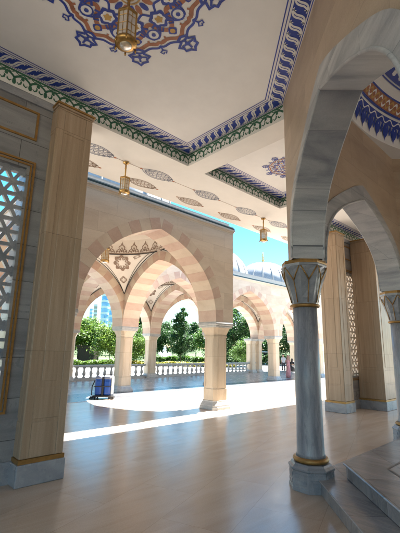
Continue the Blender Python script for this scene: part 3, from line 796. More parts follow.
for i in range(I0, I1+1): place_arch(AX+i*S, AY+1.5*S, pi/2)
NODES = [(-1,0),(0,0)]+[(i,j) for i in range(I0,I1+1) for j in (1,2)]
b = MB(); b.box(-T,T,-T,T,.002,ZT-ZSP); pb = b.build('pier_block', M['cream'], None)
for k, (i, j) in enumerate(NODES):
    o = pb if k == 0 else pb.copy()
    if k: COL.objects.link(o)
    x, y = node(i,j); o.parent = arc; o.location = (x-AX,y-AY,0)
# cornice, roof slab and its dark green edge
def roof(x0,x1,y0,y1,zb=7.42):
    for nm, mt, zs in (('cornice',M['cream'],[(T+.003,6.86,6.90),(T+.03,6.90,6.955),(T+.06,6.957,7.03)]),('gutter',M['gutter'],[(T+.05,7.032,7.10)]),('roof_band',M['band'],[(T+.02,7.102,7.15),(T-.12,7.152,zb)])):
        b = MB()
        for o_,z0,z1 in zs:
            X0,X1,Y0,Y1 = x0-o_,x1+o_,y0-o_,y1+o_
            e = .25 if nm != 'roof_band' else .25
            b.box(X0,X1,Y0,Y0+e,z0,z1); b.box(X0,X1,Y1-e,Y1,z0,z1); b.box(X0,X0+e,Y0+e,Y1-e,z0,z1); b.box(X1-e,X1,Y0+e,Y1-e,z0,z1)
        b.build(nm, mt, arc)
roof(AX-S,AX,AY,AY+S-2*T-.2,7.31)
roof(AX+I0*S,AX+I1*S,AY+S,AY+2*S)
def roof_plate(cx, cy):
    b = MB(); n = 64; h = S/2+.3; r = A+.05
    def sq(a):
        c, s_ = cos(a), sin(a); m = max(abs(c),abs(s_)); return (cx+h*c/m, cy+h*s_/m)
    for z in (7.11,7.25):
        ring = [(cx+r*cos(2*pi*i/n), cy+r*sin(2*pi*i/n), z) for i in range(n)]; o_ = [(*sq(2*pi*i/n), z) for i in range(n)]
        b.add(ring+o_, [(i,(i+1)%n,n+(i+1)%n,n+i) for i in range(n)])
    return b
# domed bay: pendentives, drum with palmettes, inner dome, lead outer dome with finial
def pend_prof(k, n=14):
    """height along the pendentive -> half opening of the arch (extrados)"""
    r1 = R+.44; ta = solve_u(r1, A); t = ta+(rad_apex(r1)-ta)*k/n; x, z = arcpt(r1,t); return max(0,min(A,x)), z+ZSP
def bay_parts(cx, cy, parent):
    n = 14
    P = MB(); Ln = MB(); Or = MB()
    zt = pend_prof(n)[1]
    for q in range(4):
        rows = []
        for k in range(n+1):
            y_, z = pend_prof(k); r = sqrt(A*A+y_*y_)-.012; a0 = atan2(y_, A); a1 = pi/2-a0
            rows.append([(cx+r*cos(q*pi/2+a0+(a1-a0)*m/12), cy+r*sin(q*pi/2+a0+(a1-a0)*m/12), z) for m in range(13)])
        vs = [p for r_ in rows for p in r_]; P.add(vs, [(k*13+m,k*13+m+1,(k+1)*13+m+1,(k+1)*13+m) for k in range(n) for m in range(12)])
        def pp(u, f, off=.02):      # u: 0..1 across, f: 0..1 up
            kk = f*n; k0 = min(int(kk), n-1); y0,z0 = pend_prof(k0); y1,z1 = pend_prof(k0+1); y_ = y0+(y1-y0)*(kk-k0); z = z0+(z1-z0)*(kk-k0)
            r = sqrt(A*A+y_*y_)-.012-off; a0 = atan2(y_,A); a1 = pi/2-a0; a = q*pi/2+a0+(a1-a0)*u
            return (cx+r*cos(a), cy+r*sin(a), z)
        for d_ in (.018,):
            for e in (0,1):
                Ln.tube([pp(e+(.03 if e == 0 else -.03), f/20) for f in range(21)], d_, 5)
                Ln.tube([pp(e+(.11 if e == 0 else -.11), f/20*.94+.05) for f in range(20)], d_*.6, 5)
            Ln.tube([pp(u/24, .985) for u in range(25)], d_*1.3, 5)
        # rosettes: local plane on the pendentive
        def rosette(u0, f0, s, arms):
            base = Vector(pp(u0,f0)); ex = (Vector(pp(u0+.01,f0))-Vector(pp(u0-.01,f0))).normalized(); ez = (Vector(pp(u0,min(1,f0+.02)))-Vector(pp(u0,f0-.02))).normalized(); nn = ez.cross(ex)
            if nn.dot(Vector((cx,cy,base.z))-base) < 0: nn = -nn
            def F(x,y,h): return tuple(base+ex*x+ez*y+nn*(h+.004))
            ribbon(Or, [(s*(1+.16*cos(arms*t))*cos(t), s*(1+.16*cos(arms*t))*sin(t)) for t in [2*pi*i/64 for i in range(64)]], .16*s, F, 0, True)
            ribbon(Or, [(s*.68*(1+.3*cos(arms*t))*cos(t), s*.68*(1+.3*cos(arms*t))*sin(t)) for t in [2*pi*i/64 for i in range(64)]], .11*s, F, 0, True)
            for k in range(arms):
                t = 2*pi*k/arms; disc(Or, (s*.92*cos(t), s*.92*sin(t)), .15*s, F, 0, 8, .006)
        rosette(.5,.66,.36,8); rosette(.5,.26,.15,4); rosette(.26,.86,.15,4); rosette(.74,.86,.15,4)
    P.build('pendentive', M['ivory'], parent, True); Ln.build('outline', M['black'], parent, True); 
    D = MB(); D.lathe([(A-.012,zt-.001),(A-.012,zt+.72)], 64, (cx,cy), caps=False)
    D.lathe([(A-.012,zt+.72),(A-.06,zt+.74)]+[((A-.06)*cos(a), zt+.74+2.0*sin(a)) for a in [pi/2*i/12 for i in range(1,12)]]+[(.03,zt+2.74)], 64, (cx,cy), caps=False)
    # drum ornament: crown shaped palmettes
    NP = 28; rd = A-.03
    def F(u,v,h): an = u/rd; return (cx+(rd-h)*cos(an), cy+(rd-h)*sin(an), zt+v)
    p = 2*pi*rd/NP
    for i in range(NP):
        u0 = i*p; c = u0+p/2
        ribbon(Or, [(c-p*.44,.07),(c-p*.36,.2),(c-p*.2,.25),(c-p*.24,.36),(c-.03,.46),(c,.62),(c+.03,.46),(c+p*.24,.36),(c+p*.2,.25),(c+p*.36,.2),(c+p*.44,.07)], .045, F, 0)
        ribbon(Or, [(c-p*.2,.08),(c-p*.12,.2),(c,.34),(c+p*.12,.2),(c+p*.2,.08)], .05, F, 0)
        disc(Or, (c,.16), .055, F, 0, 8); disc(Or, (c-p*.3,.13), .035, F, 0, 6); disc(Or, (c+p*.3,.13), .035, F, 0, 6)
    ribbon(Or, [(2*pi*rd*i/96,.03) for i in range(96)], .035, F, 0, True)
    D.build('inner_dome', M['ivory'], parent, True); Or.build('ornament', M['taupe'], parent)
    roof_plate(cx,cy).build('roof_plate', M['lead'], parent)
    L_ = MB(); rb = A-.02
    prof = [(rb+.12,7.26),(rb+.12,7.36),(rb,7.40)]+[(rb*cos(a)**.95, 7.42+2.45*sin(a)) for a in [pi/2*i/14 for i in range(14)]]+[(.05,9.88)]
    L_.lathe(prof, 64, (cx,cy), caps=False); dm = L_.build('dome', M['lead'], parent, True)
    Rb = MB()
    for k in range(20):
        a0 = 2*pi*k/20; Rb.tube([(cx+(rb*cos(a)**.95+.012)*cos(a0), cy+(rb*cos(a)**.95+.012)*sin(a0), 7.42+2.46*sin(a)) for a in [pi/2*i/12*.98 for i in range(13)]], .035, 5)
    ro = Rb.build('dome_rib', M['band'], None); 
    Fi = MB(); Fi.lathe([(.22,9.85),(.16,9.95),(.06,10.05),(.13,10.18),(.05,10.3),(.10,10.42),(.035,10.52),(.06,10.62),(.01,10.95)], 14, (cx,cy)); fo = Fi.build('finial', metal('gilded_finial', (.70,.46,.14), .4, .25), None, True)
    for o in (ro, fo):
        for v_ in o.data.vertices: v_.co -= Vector((AX,AY,ZSP))
        o.parent = dm
BAYS = [(-.5,.5)]+[(i+.5,1.5) for i in range(I0,I1)]
before = set(bpy.data.objects)
x, y = AX-.5*S, AY+.5*S
bay_parts(x, y, arc)
bay_objs = [o for o in bpy.data.objects if o not in before and o.parent == arc]
for bx, by in BAYS[1:]:
    dx, dy = AX+bx*S-x, AY+by*S-y
    for o in bay_objs:
        c = copy_tree(o, arc); c.location = (dx,dy,0)
lantern('small brass lantern hanging inside the arcade bay in front of the painted pendentive', x, y, 9.35, 6.15, .55, .17)

# arcade columns
def sqr(h, c, z, x=0, y=0): 
    return [(x+sx,y+sy,z) for sx,sy in ((h,-h+c),(h,h-c),(h-c,h),(-h+c,h),(-h,h-c),(-h,-h+c),(-h+c,-h),(h-c,-h))]
def arcade_column():
    t = thing('stone_column', '', 'column', (0,0,0), 0, 'cream columns of the arcade')
    b = MB(); b.loft([sqr(h,c,z) for h,c,z in ((.48,.14,0),(.48,.14,.09),(.45,.13,.11),(.455,.13,.15),(.42,.13,.21),(.385,.12,.27),(.385,.12,.31))]); bevel(b.build('base', M['baluster'], t), .01)
    b = MB(); b.loft([sqr(h,c,z) for h,c,z in ((.365,.11,.312),(.365,.11,.72))]); b.loft([sqr(h,c,z) for h,c,z in ((.35,.11,.724),(.35,.11,2.62))])
    for f in range(4):
        a = f*pi/2
        def rt(x,y,z): return (x*cos(a)-y*sin(a), x*sin(a)+y*cos(a), z)
        for s in (-.185,.185):
            b.loft([[rt(s-.03,-.352,z),rt(s+.03,-.352,z),rt(s+.02,-.362,z),rt(s-.02,-.362,z)] for z in (.8,2.56)])
    b.build('shaft', M['creamcol'], t)
    b = MB(); b.loft([sqr(h,c,z) for h,c,z in ((.37,.11,2.622),(.37,.11,2.66),(.35,.11,2.68),(.37,.115,2.76),(.42,.12,2.90),(.455,.12,2.985))]); b.build('capital', M['creamcol'], t)
    b = MB(); b.loft([sqr(h,c,z) for h,c,z in ((.46,.012,2.988),(.475,.01,3.02),(.475,.01,3.07),(.50,.01,3.09),(.50,.01,3.15),(.485,.01,3.199))]); b.build('abacus', M['baluster'], t)
    return t
COLS = {
 (0,0): 'tall cream stone column at the centre, standing at the edge of the sunlit patch',
 (0,1): 'cream stone column beside the blue and black cart',
 (1,2): 'cream stone column rising in the line of the balustrade behind the sunlit floor',
 (0,2): 'pale column just right of the left pilaster at the balustrade end',
 (-1,0): 'arcade column hidden behind the left pilaster',
 (2,1): 'cream stone column in the far right gallery, left of the woman in pink',
 (3,2): 'far gallery column where the balustrade ends',
 (4,2): 'far column behind the seated person in black',
 (1,1): 'arcade column directly behind the central column',
 (-1,1): 'arcade column behind the left lattice window',
 (3,1): 'gallery column hidden behind the grey portal column',
 (4,1): 'last front column of the far right gallery',
 (2,2): 'back row column hidden behind the central column',
 (-1,2): 'back row column seen through the left lattice', (-2,1): 'leftmost front column beyond the left lattice', (-2,2): 'leftmost back row column beyond the left lattice'}
ct = arcade_column()
for k, n_ in enumerate(NODES):
    x, y = node(*n_); o = ct if k == 0 else dup(ct, (x,y,0))
    o.location = (x,y,0); o['label'] = COLS[n_]
x, y = node(3,2); o = dup(ct, (x-1.05,y+.0,0)); o['label'] = 'twin far column pressed against its neighbour at the end of the balustrade'

# balustrades between the back columns
def balustrade(L):
    t = thing('balustrade', '', 'balustrade', (0,0,0), 0, 'grey stone balustrades of the gallery')
    b = MB(); b.box(-L/2,L/2,-.15,.15,0,.14); b.box(-L/2,L/2,-.12,.12,.142,.17); b.build('plinth', M['baluster'], t)
    b = MB(); b.box(-L/2,L/2,-.13,.13,.83,.87); b.box(-L/2,L/2,-.16,.16,.872,.97); bevel(b.build('rail', M['baluster'], t), .012)
    n = int(L/.5); bb = None
    for i in range(n):
        x = -L/2+L*(i+.5)/n
        if bb is None:
            m_ = MB(); m_.lathe([(.11,.172),(.11,.22),(.07,.24),(.065,.27),(.105,.35),(.122,.42),(.105,.50),(.066,.60),(.055,.66),(.078,.71),(.062,.73),(.115,.77),(.115,.828)], 14)
            bb = m_.build('baluster', M['baluster'], t, True); bb.location = (x,0,0)
        else:
            c = bb.copy(); COL.objects.link(c); c.location = (x,0,0)
    return t
bl = balustrade(S-.98)
for k, (i, lab) in enumerate(((0,'grey stone balustrade between the cart and the column behind the sunlit floor'),(1,'grey stone balustrade below the dark conical tree, left of the central column'),(2,'grey stone balustrade right of the central column'),(-1,'grey stone balustrade seen through the left lattice'))):
    o = bl if k == 0 else dup(bl, (0,0,0)); o.location = (AX+(i+.5)*S, AY+2*S, 0); o['label'] = lab

# ------------------------------------------------------------------ cleaning cart
def rbox(mb, x0,x1,y0,y1,z0,z1,r,mat=0):
    poly = []
    for cx_,cy_,a0 in ((x1-r,y1-r,0),(x0+r,y1-r,pi/2),(x0+r,y0+r,pi),(x1-r,y0+r,3*pi/2)):
        poly += [(cx_+r*cos(a0+a), cy_+r*sin(a0+a)) for a in (0,pi/8,pi/4,3*pi/8,pi/2)]
    cx_, cy_ = (x0+x1)/2, (y0+y1)/2
    def sc(f, z): return [(cx_+(x-cx_)*f, cy_+(y-cy_)*f, z) for x,y in poly]
    mb.loft([sc(.86,z0),sc(1,z0+r*.5),sc(1,z1-r*.8),sc(.93,z1-r*.25),sc(.8,z1)], mat)
M['plblue'] = paint('blue_plastic', (.008,.055,.27), .35, .15, 6)
M['plblack'] = paint('black_rubber', (.015,.015,.017), .5)
M['plgrey'] = paint('grey_plastic', (.33,.36,.36), .45)
def loc(mb, c, rz):
    q = Matrix.Rotation(rz, 4, 'Z'); mb.v = [tuple(q @ Vector(p)+Vector(c)) for p in mb.v]; return mb
CART = (8.72, 15.05, 0)
t = thing('cleaning_cart', 'blue and black wheeled cart with two upright blue bins, parked beside a column', 'cart', CART)
rz = radians(-44)
def cpart(nm, mt, fn, par=t, sm=False):
    mb = MB(); fn(mb); loc(mb, CART, rz); o = mb.build(nm, mt, None, sm)
    for v_ in o.data.vertices: v_.co -= Vector(CART)
    o.parent = par; return o
bins = []
for s in (-1,1):
    bo = cpart('bin', M['plblue'], lambda mb: (rbox(mb, s*.19-.155,s*.19+.155,-.24,.22,.16,.88,.09),))
    cpart('lid', M['steelblue'], lambda mb: rbox(mb, s*.19-.162,s*.19+.162,-.25,.23,.80,.93,.08), bo)
    cpart('front_panel', M['plblue'], lambda mb: rbox(mb, s*.19-.10,s*.19+.10,-.262,-.2,.24,.74,.03), bo)
cpart('frame', M['plblack'], lambda mb: (mb.box(-.04,.04,-.22,.2,.12,.92), mb.box(-.37,.37,-.30,.27,.09,.155), mb.box(-.52,-.36,-.26,-.10,.03,.10), mb.box(.36,.50,-.27,-.05,.03,.13)))
cpart('side_guard', M['plgrey'], lambda mb: mb.box(.352,.385,-.2,.2,.2,.9))
cpart('handle', M['plblack'], lambda mb: mb.tube([(-.3,.24,.7),(-.3,.32,.98),(.3,.32,.98),(.3,.24,.7)], .018, 8))
cpart('hose', M['plblack'], lambda mb: mb.tube([(-.38,-.1,.75),(-.46,-.2,.5),(-.42,-.34,.2),(-.3,-.42,.05),(-.5,-.4,.04)], .025, 8))
cpart('strap', M['plblack'], lambda mb: (mb.box(-.36,.36,-.275,-.262,.50,.535),))
cpart('mop_handle', M['plgrey'], lambda mb: mb.tube([(.30,.26,.1),(.27,.30,1.02)], .014, 8))
for sx in (-.3,.3):
    for sy in (-.22,.2):
        cpart('wheel', M['plblack'], lambda mb: mb.tube([(sx-.03,sy,.075),(sx+.03,sy,.075)], .074, 16))

# ------------------------------------------------------------------ people
M['skin'] = paint('skin', (.42,.24,.16), .5, .06)
M['pink'] = paint('pink_printed_fabric', (.42,.20,.22), .8, .35, 7)
M['cloth_black'] = paint('black_fabric', (.012,.012,.014), .8)
M['shirt'] = paint('pale_shirt', (.42,.45,.50), .8)
M['trousers'] = paint('dark_trousers', (.03,.032,.045), .8)
M['scarf'] = paint('beige_headscarf', (.30,.19,.15), .8)
M['hair'] = paint('dark_hair', (.012,.009,.008), .6)
def skin_body(name, verts, edges, radii, mat, parent, root=0, sub=2):
    me = bpy.data.meshes.new(name); me.from_pydata(verts, edges, []); me.materials.append(mat)
    o = bpy.data.objects.new(name, me); COL.objects.link(o); o.parent = parent
    m = o.modifiers.new('skin','SKIN'); m.use_smooth_shade = True
    if not me.skin_vertices: me.skin_vertices.new()
    for k, r in enumerate(radii):
        sv = me.skin_vertices[0].data[k]; sv.radius = (r,r) if not isinstance(r, tuple) else r; sv.use_root = (k == root)
    s = o.modifiers.new('sub','SUBSURF'); s.levels = sub; s.render_levels = sub
    return o
def hand_chain(V, E, Rr, w, d, side, k0):
    """palm and five fingers at wrist index k0; d = finger direction, side = thumb side"""
    d = Vector(d).normalized(); s = Vector(side).normalized(); p = Vector(w)
    V.append(tuple(p+d*.05)); E.append((k0,len(V)-1)); Rr.append(.022); pk = len(V)-1
    for q, l in ((-.027,.06),(-.009,.072),(.009,.068),(.027,.052)):
        V.append(tuple(p+d*.09-s*q)); E.append((pk,len(V)-1)); Rr.append(.0095)
        V.append(tuple(p+d*(.09+l)-s*q*1.2+Vector((0,0,-.008)))); E.append((len(V)-2,len(V)-1)); Rr.append(.0075)
    V.append(tuple(p+d*.045+s*.04)); E.append((pk,len(V)-1)); Rr.append(.011); V.append(tuple(p+d*.08+s*.055)); E.append((len(V)-2,len(V)-1)); Rr.append(.009)
def person(label, loc_, rz, kind):
    t = thing('person', label, 'person', loc_, rz)
    # local: faces -y ; x = left-right
    if kind == 'seated': hip, knee, ank = .50, .52, .06
    V = []; E = []; Rr = []
    def a(p, r, par=None):
        V.append(p); Rr.append(r)
        if par is not None: E.append((par,len(V)-1))
        return len(V)-1
    if kind != 'seated':
        pel = a((0,0,.93),(.16,.11)); ch = a((0,.0,1.18),(.15,.10),pel); sh = a((0,.01,1.38),(.15,.085),ch); nk = a((0,0,1.48),.055,sh); hd = a((0,-.01,1.56),.075,nk); tp = a((0,-.01,1.66),.085,hd); a((0,.0,1.73),.05,tp)
        for s in (-1,1):
            st = .07 if kind == 'man' else .02
            h = a((s*.09,0,.86),.095,pel); k = a((s*.10,-.02-s*st,.48),.062,h); n_ = a((s*.10,.01-s*st*1.5,.09),.04,k); a((s*.11,-.12-s*st*1.5,.04),.035,n_)
            sd = a((s*.19,.01,1.37),.055,sh); el_ = a((s*.24,.03,1.09),.042,sd); wr = a((s*.24,-.05,.85),.028,el_); hand_chain(V,E,Rr,V[wr],(0,-.15,-1),(-s*.4,-.9,0),wr)
        headz = 1.645
    else:
        pel = a((0,0,.52),(.17,.13)); ch = a((0,.02,.76),(.15,.11),pel); sh = a((0,.0,.96),(.15,.09),ch); nk = a((0,-.02,1.06),.055,sh); hd = a((0,-.05,1.13),.075,nk); tp = a((0,-.06,1.22),.085,hd); a((0,-.05,1.29),.05,tp)
        for s in (-1,1):
            h = a((s*.10,-.05,.50),.10,pel); k = a((s*.12,-.46,.50),.07,h); n_ = a((s*.11,-.44,.09),.042,k); a((s*.12,-.58,.045),.038,n_)
            sd = a((s*.19,.0,.95),.055,sh); el_ = a((s*.23,-.10,.70),.042,sd); wr = a((s*.09,-.32,.74),.028,el_); hand_chain(V,E,Rr,V[wr],(-s*.5,-1,.1),(0,.2,1),wr)
        headz = 1.20
    body = skin_body('body', V, E, Rr, M['skin'], t)
    hy = -.01 if kind != 'seated' else -.055
    # face: nose, eyes, mouth, ears are children
    b = MB(); b.loft([[(x*.014,hy-.083-y_*.012,headz-.02+z) for x in (-1,1)]+[(0,hy-.104-y_*.0,headz-.03+z)] for y_,z in ((0,0),(.3,.045))]); f = b.build('nose', M['skin'], None); f.parent = t
    b = MB()
    for s in (-1,1): b.lathe([(.004,headz+.012),(.011,headz+.02),(.004,headz+.028)], 8, (s*.032,hy-.083))
    f = b.build('eyes', M['hair'], None); f.parent = t
    # clothing
    if kind == 'woman':
        b = MB(); n = 24
        sec = [(.235,.21,.03),(.215,.19,.3),(.21,.175,.62),(.205,.16,.92),(.18,.135,1.12),(.215,.145,1.30),(.19,.125,1.41),(.075,.075,1.49)]
        b.loft([[(rx*cos(2*pi*i/n)*(1+.04*cos(6*2*pi*i/n)*(z < .8)), ry*sin(2*pi*i/n)*(1+.04*cos(6*2*pi*i/n)*(z < .8)), z) for i in range(n)] for rx,ry,z in sec]); f = b.build('dress', M['pink'], None, True); f.parent = t
        for s in (-1,1):
            b = MB(); b.tube([(s*.16,.01,1.39),(s*.215,.02,1.28),(s*.245,.03,1.09),(s*.243,-.045,.88)], [.07,.07,.058,.05], 12); f = b.build('sleeve', M['pink'], None, True); f.parent = t
        b = MB(); b.lathe([(.19,1.36),(.15,1.44),(.115,1.50),(.125,1.60),(.128,1.69),(.09,1.77),(.01,1.79)], 20, (0,.018)); f = b.build('headscarf', M['scarf'], None, True); f.parent = t
    elif kind == 'man':
        b = MB(); n = 20
        b.loft([[(rx*cos(2*pi*i/n), ry*sin(2*pi*i/n), z) for i in range(n)] for rx,ry,z in ((.185,.135,.84),(.18,.13,1.0),(.19,.13,1.25),(.18,.115,1.40),(.075,.07,1.48))]); f = b.build('shirt', M['shirt'], None, True); f.parent = t
        for s in (-1,1):
            b = MB(); b.tube([(s*.16,.01,1.39),(s*.21,.02,1.28),(s*.235,.03,1.12)], [.07,.068,.06], 12); f = b.build('sleeve', M['shirt'], None, True); f.parent = t
            st = .07; b = MB(); b.tube([(s*.09,0,.92),(s*.095,-.01-s*st*.5,.68),(s*.10,-.02-s*st,.48),(s*.10,.01-s*st*1.5,.08)], [.115,.10,.082,.072], 14); f = b.build('trouser_leg', M['trousers'], None, True); f.parent = t
        b = MB(); b.lathe([(.09,1.66),(.098,1.70),(.07,1.76),(.01,1.775)], 16, (0,.012)); f = b.build('hair', M['hair'], None, True); f.parent = t
    else:
        b = MB(); n = 20
        b.loft([[(rx*cos(2*pi*i/n), .01+ry*sin(2*pi*i/n), z) for i in range(n)] for rx,ry,z in ((.22,.19,.42),(.20,.17,.55),(.19,.15,.78),(.18,.125,.97),(.08,.075,1.06))]); f = b.build('top', M['cloth_black'], None, True); f.parent = t
        for s in (-1,1):
            b = MB(); b.tube([(s*.16,.0,.98),(s*.21,-.04,.86),(s*.232,-.10,.70),(s*.15,-.24,.725)], [.07,.068,.06,.05], 12); f = b.build('sleeve', M['cloth_black'], None, True); f.parent = t
        b = MB(); n = 20
        b.loft([[(rx*cos(2*pi*i/n), cy_+ry*sin(2*pi*i/n), z) for i in range(n)] for rx,ry,cy_,z in ((.27,.14,-.44,.10),(.26,.15,-.42,.34),(.25,.36,-.22,.50),(.21,.30,-.16,.60),(.18,.14,.0,.68))]); f = b.build('skirt', M['cloth_black'], None, True); f.parent = t
        b = MB(); b.lathe([(.09,1.08),(.10,1.2),(.099,1.26),(.07,1.32),(.01,1.335)], 16, (0,-.028)); f = b.build('hair', M['hair'], None, True); f.parent = t
    return t
def gnd(px, py):
    f = 373.395; d_ = fw*f+rt*(px-200)-up*(py-266.5); k = -H/d_.z; return (d_.x*k, d_.y*k, 0)
person('woman in a long pink patterned dress and beige headscarf walking in the far gallery', gnd(288.5,378), radians(200), 'woman')
person('man in a pale shirt and dark trousers standing behind the woman in pink', gnd(283.6,371.3), radians(150), 'man')
pp_ = gnd(292.3,371.5)
person('person in black clothes seated on a low block under the far arches', pp_, radians(-60), 'seated')
b = MB(); b.box(-.55,.55,-.28,.25,.0,.40); o = b.build('stone_block', M['baluster'], None); bevel(o,.02); o.location = pp_; o.rotation_euler = (0,0,radians(-60)); tag(o, 'low pale stone block serving as seat for the person in black', 'bench')

# ------------------------------------------------------------------ garden
def crown(mb, c, rx, rz_, n, size, seed, cone=0.0, clumps=26, hole=.12):
    rnd = random.Random(seed); cl = []
    for _ in range(clumps):
        while True:
            p = Vector((rnd.uniform(-1,1), rnd.uniform(-1,1), rnd.uniform(-1,1)))
            if .25 < p.length < 1: break
        sh = 1-cone*(p.z*.5+.5)
        cl.append((Vector((p.x*rx*sh, p.y*rx*sh, p.z*rz_)), rnd.uniform(.24,.42)*(1-.45*cone*(p.z*.5+.5))))
    for _ in range(n):
        q, s = rnd.choice(cl)
        g = Vector((rnd.gauss(0,1), rnd.gauss(0,1), rnd.gauss(0,.8)))*(s*rx*.48)
        p = Vector(c)+q+g; a = Euler((rnd.uniform(-.9,.9), rnd.uniform(-.9,.9), rnd.uniform(0,6.28))).to_matrix(); z_ = size*rnd.uniform(.6,1.3)
        mb.add([tuple(p+a @ Vector((u*z_,v_*z_*.62,w_*z_))) for u,v_,w_ in ((-.5,0,0),(0,-.5,.08),(.55,0,-.05),(0,.5,.08))], [(0,1,2,3)])
def make_tree(label, h, rx, mat, cone, seed, n=7500, trunk=.22, leafsize=.36, group='trees in the garden beyond the balustrade', base=.16):
    t = thing('garden_tree', label, 'tree', (0,0,0), 0, group)
    b = MB(); rnd = random.Random(seed)
    b.tube([(0,0,-.2),(.03,.02,h*.15),(.0,.05,h*.35),(.08,-.03,h*.62),(.0,.0,h*.9)], [trunk*.62,trunk*.46,trunk*.4,trunk*.25,trunk*.06], 9)
    for k in range(9):
        a = k*2.4+rnd.uniform(-.3,.3); z0 = h*(.24+.06*k); L = rx*rnd.uniform(.5,.85)*(1-cone*.07*k)
        b.tube([(0,0,z0),(L*.5*cos(a),L*.5*sin(a),z0+h*.07),(L*cos(a),L*sin(a),z0+h*.16)], [trunk*.24,trunk*.15,trunk*.05], 6)
    b.build('trunk', M['bark'], t, True)
    b = MB(); crown(b, (0,0,h*(base+(1-base)/2)), rx, h*(1-base)/2*.94, n, leafsize, seed, cone, 46); b.build('crown', M[mat], t)
    return t
K = {'round': make_tree('', 9.0, 3.6, 'leafA', .25, 3), 'dark': make_tree('', 10.5, 3.2, 'leafD', .55, 11), 'bright': make_tree('', 7.5, 3.3, 'leafB', .2, 5), 'cone': make_tree('', 10.0, 2.35, 'leafD', .72, 8, 9000, .2, .32, base=.12), 'dense': make_tree('', 9, 4.2, 'leafD', .3, 21, 9500, base=.04)}
used = set()
def at(px, dist):
    """world point seen in pixel column px near the horizon at a distance"""
    d_ = fw*373.395+rt*(px-200)-up*(345-266.5); k = dist/hypot(d_.x,d_.y); return (d_.x*k, d_.y*k)
def tree(kind, px, dist, top, label):
    """top = picture row of the crown's top -> the tree's height"""
    x, y = at(px, dist)
    o = K[kind] if kind not in used else copy_tree(K[kind])
    used.add(kind); base_h = {'round':9.0,'dark':10.5,'bright':7.5,'cone':10.0,'dense':9.0}[kind]
    h = H+(347-top)/373.4*dist*1.02; s = h/base_h
    o.location = (x,y,-.03); o.scale = (s,s,s); o.rotation_euler = (0,0,px*1.7); o['label'] = label
    return o
tree('cone', 181, 50, 306, 'dark conical tree standing alone in the middle arch, its thin trunk showing')
TL = [('bright',70,60,317,'bright green tree just right of the left pilaster'),('bright',84,66,319,'sunny green tree behind the dark pavilion'),('round',97,60,326,'mid green tree under the glass tower'),
 ('bright',110,47,324,'bright green tree left of the column with the cart'),('round',128,62,320,'green tree behind the column with the cart'),('bright',137,48,336,'light green tree between the two left columns'),
 ('dark',144,75,312,'dark tree between the two left columns'),('dense',160,84,321,'broad dark tree behind the fountain'),('round',168,95,322,'distant tree left of the conical tree'),('dark',196,80,321,'dark tree right of the conical tree'),('round',206,70,323,'dense dark tree beside the central column'),
 ('dense',236,52,306,'tall dense dark tree right of the central column'),('round',243,44,336,'mid green lower tree right of the central column'),('dark',252,70,312,'dark tree behind the far gallery piers'),('dense',268,60,318,'dense tree between the far gallery columns'),('dense',286,66,312,'dense dark tree above the woman in pink'),('dark',300,60,308,'dark tree at the right behind the grey column'),
 ('bright',20,44,320,'bright green tree seen through the lower lattice'),('round',5,50,312,'mid green tree seen through the left of the lattice'),('round',40,56,318,'tree hidden behind the left pilaster'),('dense',222,90,322,'distant dark tree behind the central column'),('dense',120,100,324,'distant wide tree behind the left columns'),('dense',185,105,325,'distant wide tree behind the conical tree'),('dense',60,95,322,'distant wide tree behind the left pilaster'),('dense',90,110,328,'distant wide tree behind the pavilion'),('dense',150,115,326,'distant wide tree behind the fountain')]
for a_ in TL: tree(*a_)

# clipped hedges and flower strips
def hedge(name, label, px0, px1, dist, h, mat, seed, wd=1.2, size=.16, n=2600, cat='hedge', d1=None):
    (x0,y0),(x1,y1) = at(px0,dist), at(px1,d1 or dist); t_ = Vector((x1-x0,y1-y0,0)); L = t_.length; a = atan2(y1-y0,x1-x0); rnd = random.Random(seed)
    b = MB()
    for _ in range(n):
        u = rnd.uniform(-L/2,L/2); v_ = rnd.uniform(-wd/2,wd/2); bz = h*(1+.12*sin(u*1.3+seed)+.08*sin(u*3.1)); z = bz*min(1, rnd.random()**.45)
        mtx = Euler((rnd.uniform(-.9,.9), rnd.uniform(-.9,.9), rnd.uniform(0,6.28))).to_matrix(); s = size*rnd.uniform(.7,1.4)
        b.add([tuple(Vector((u,v_,z))+mtx @ Vector((p*s,q*s*.7,0))) for p,q in ((-.5,0),(0,-.5),(.5,0),(0,.5))], [(0,1,2,3)])
    o = b.build(name, M[mat]); o.location = ((x0+x1)/2,(y0+y1)/2,-.04); o.rotation_euler = (0,0,a); tag(o, label, cat)
    return o
hedge('flower_bed', 'long yellow flowering strip on the lawn below the trees', 128, 236, 47, .55, 'leafY', 3, 1.6, .2, 5200, 'flower bed')
hedge('hedge', 'clipped green hedge behind the yellow strip', 150, 240, 58, 1.0, 'leafA', 4, 1.6, .26, 5200)
hedge('hedge', 'low bright hedge in front of the dark pavilion', 60, 118, 43, .75, 'leafB', 5, 1.8, .2, 4200)
hedge('hedge', 'dark green hedge behind the far gallery piers', 232, 300, 56, 1.5, 'leafD', 6, 1.6, .28, 4200)
hedge('hedge', 'green hedge seen low through the lattice', -8, 40, 42, .9, 'leafA', 7, 1.6, .26, 3000)

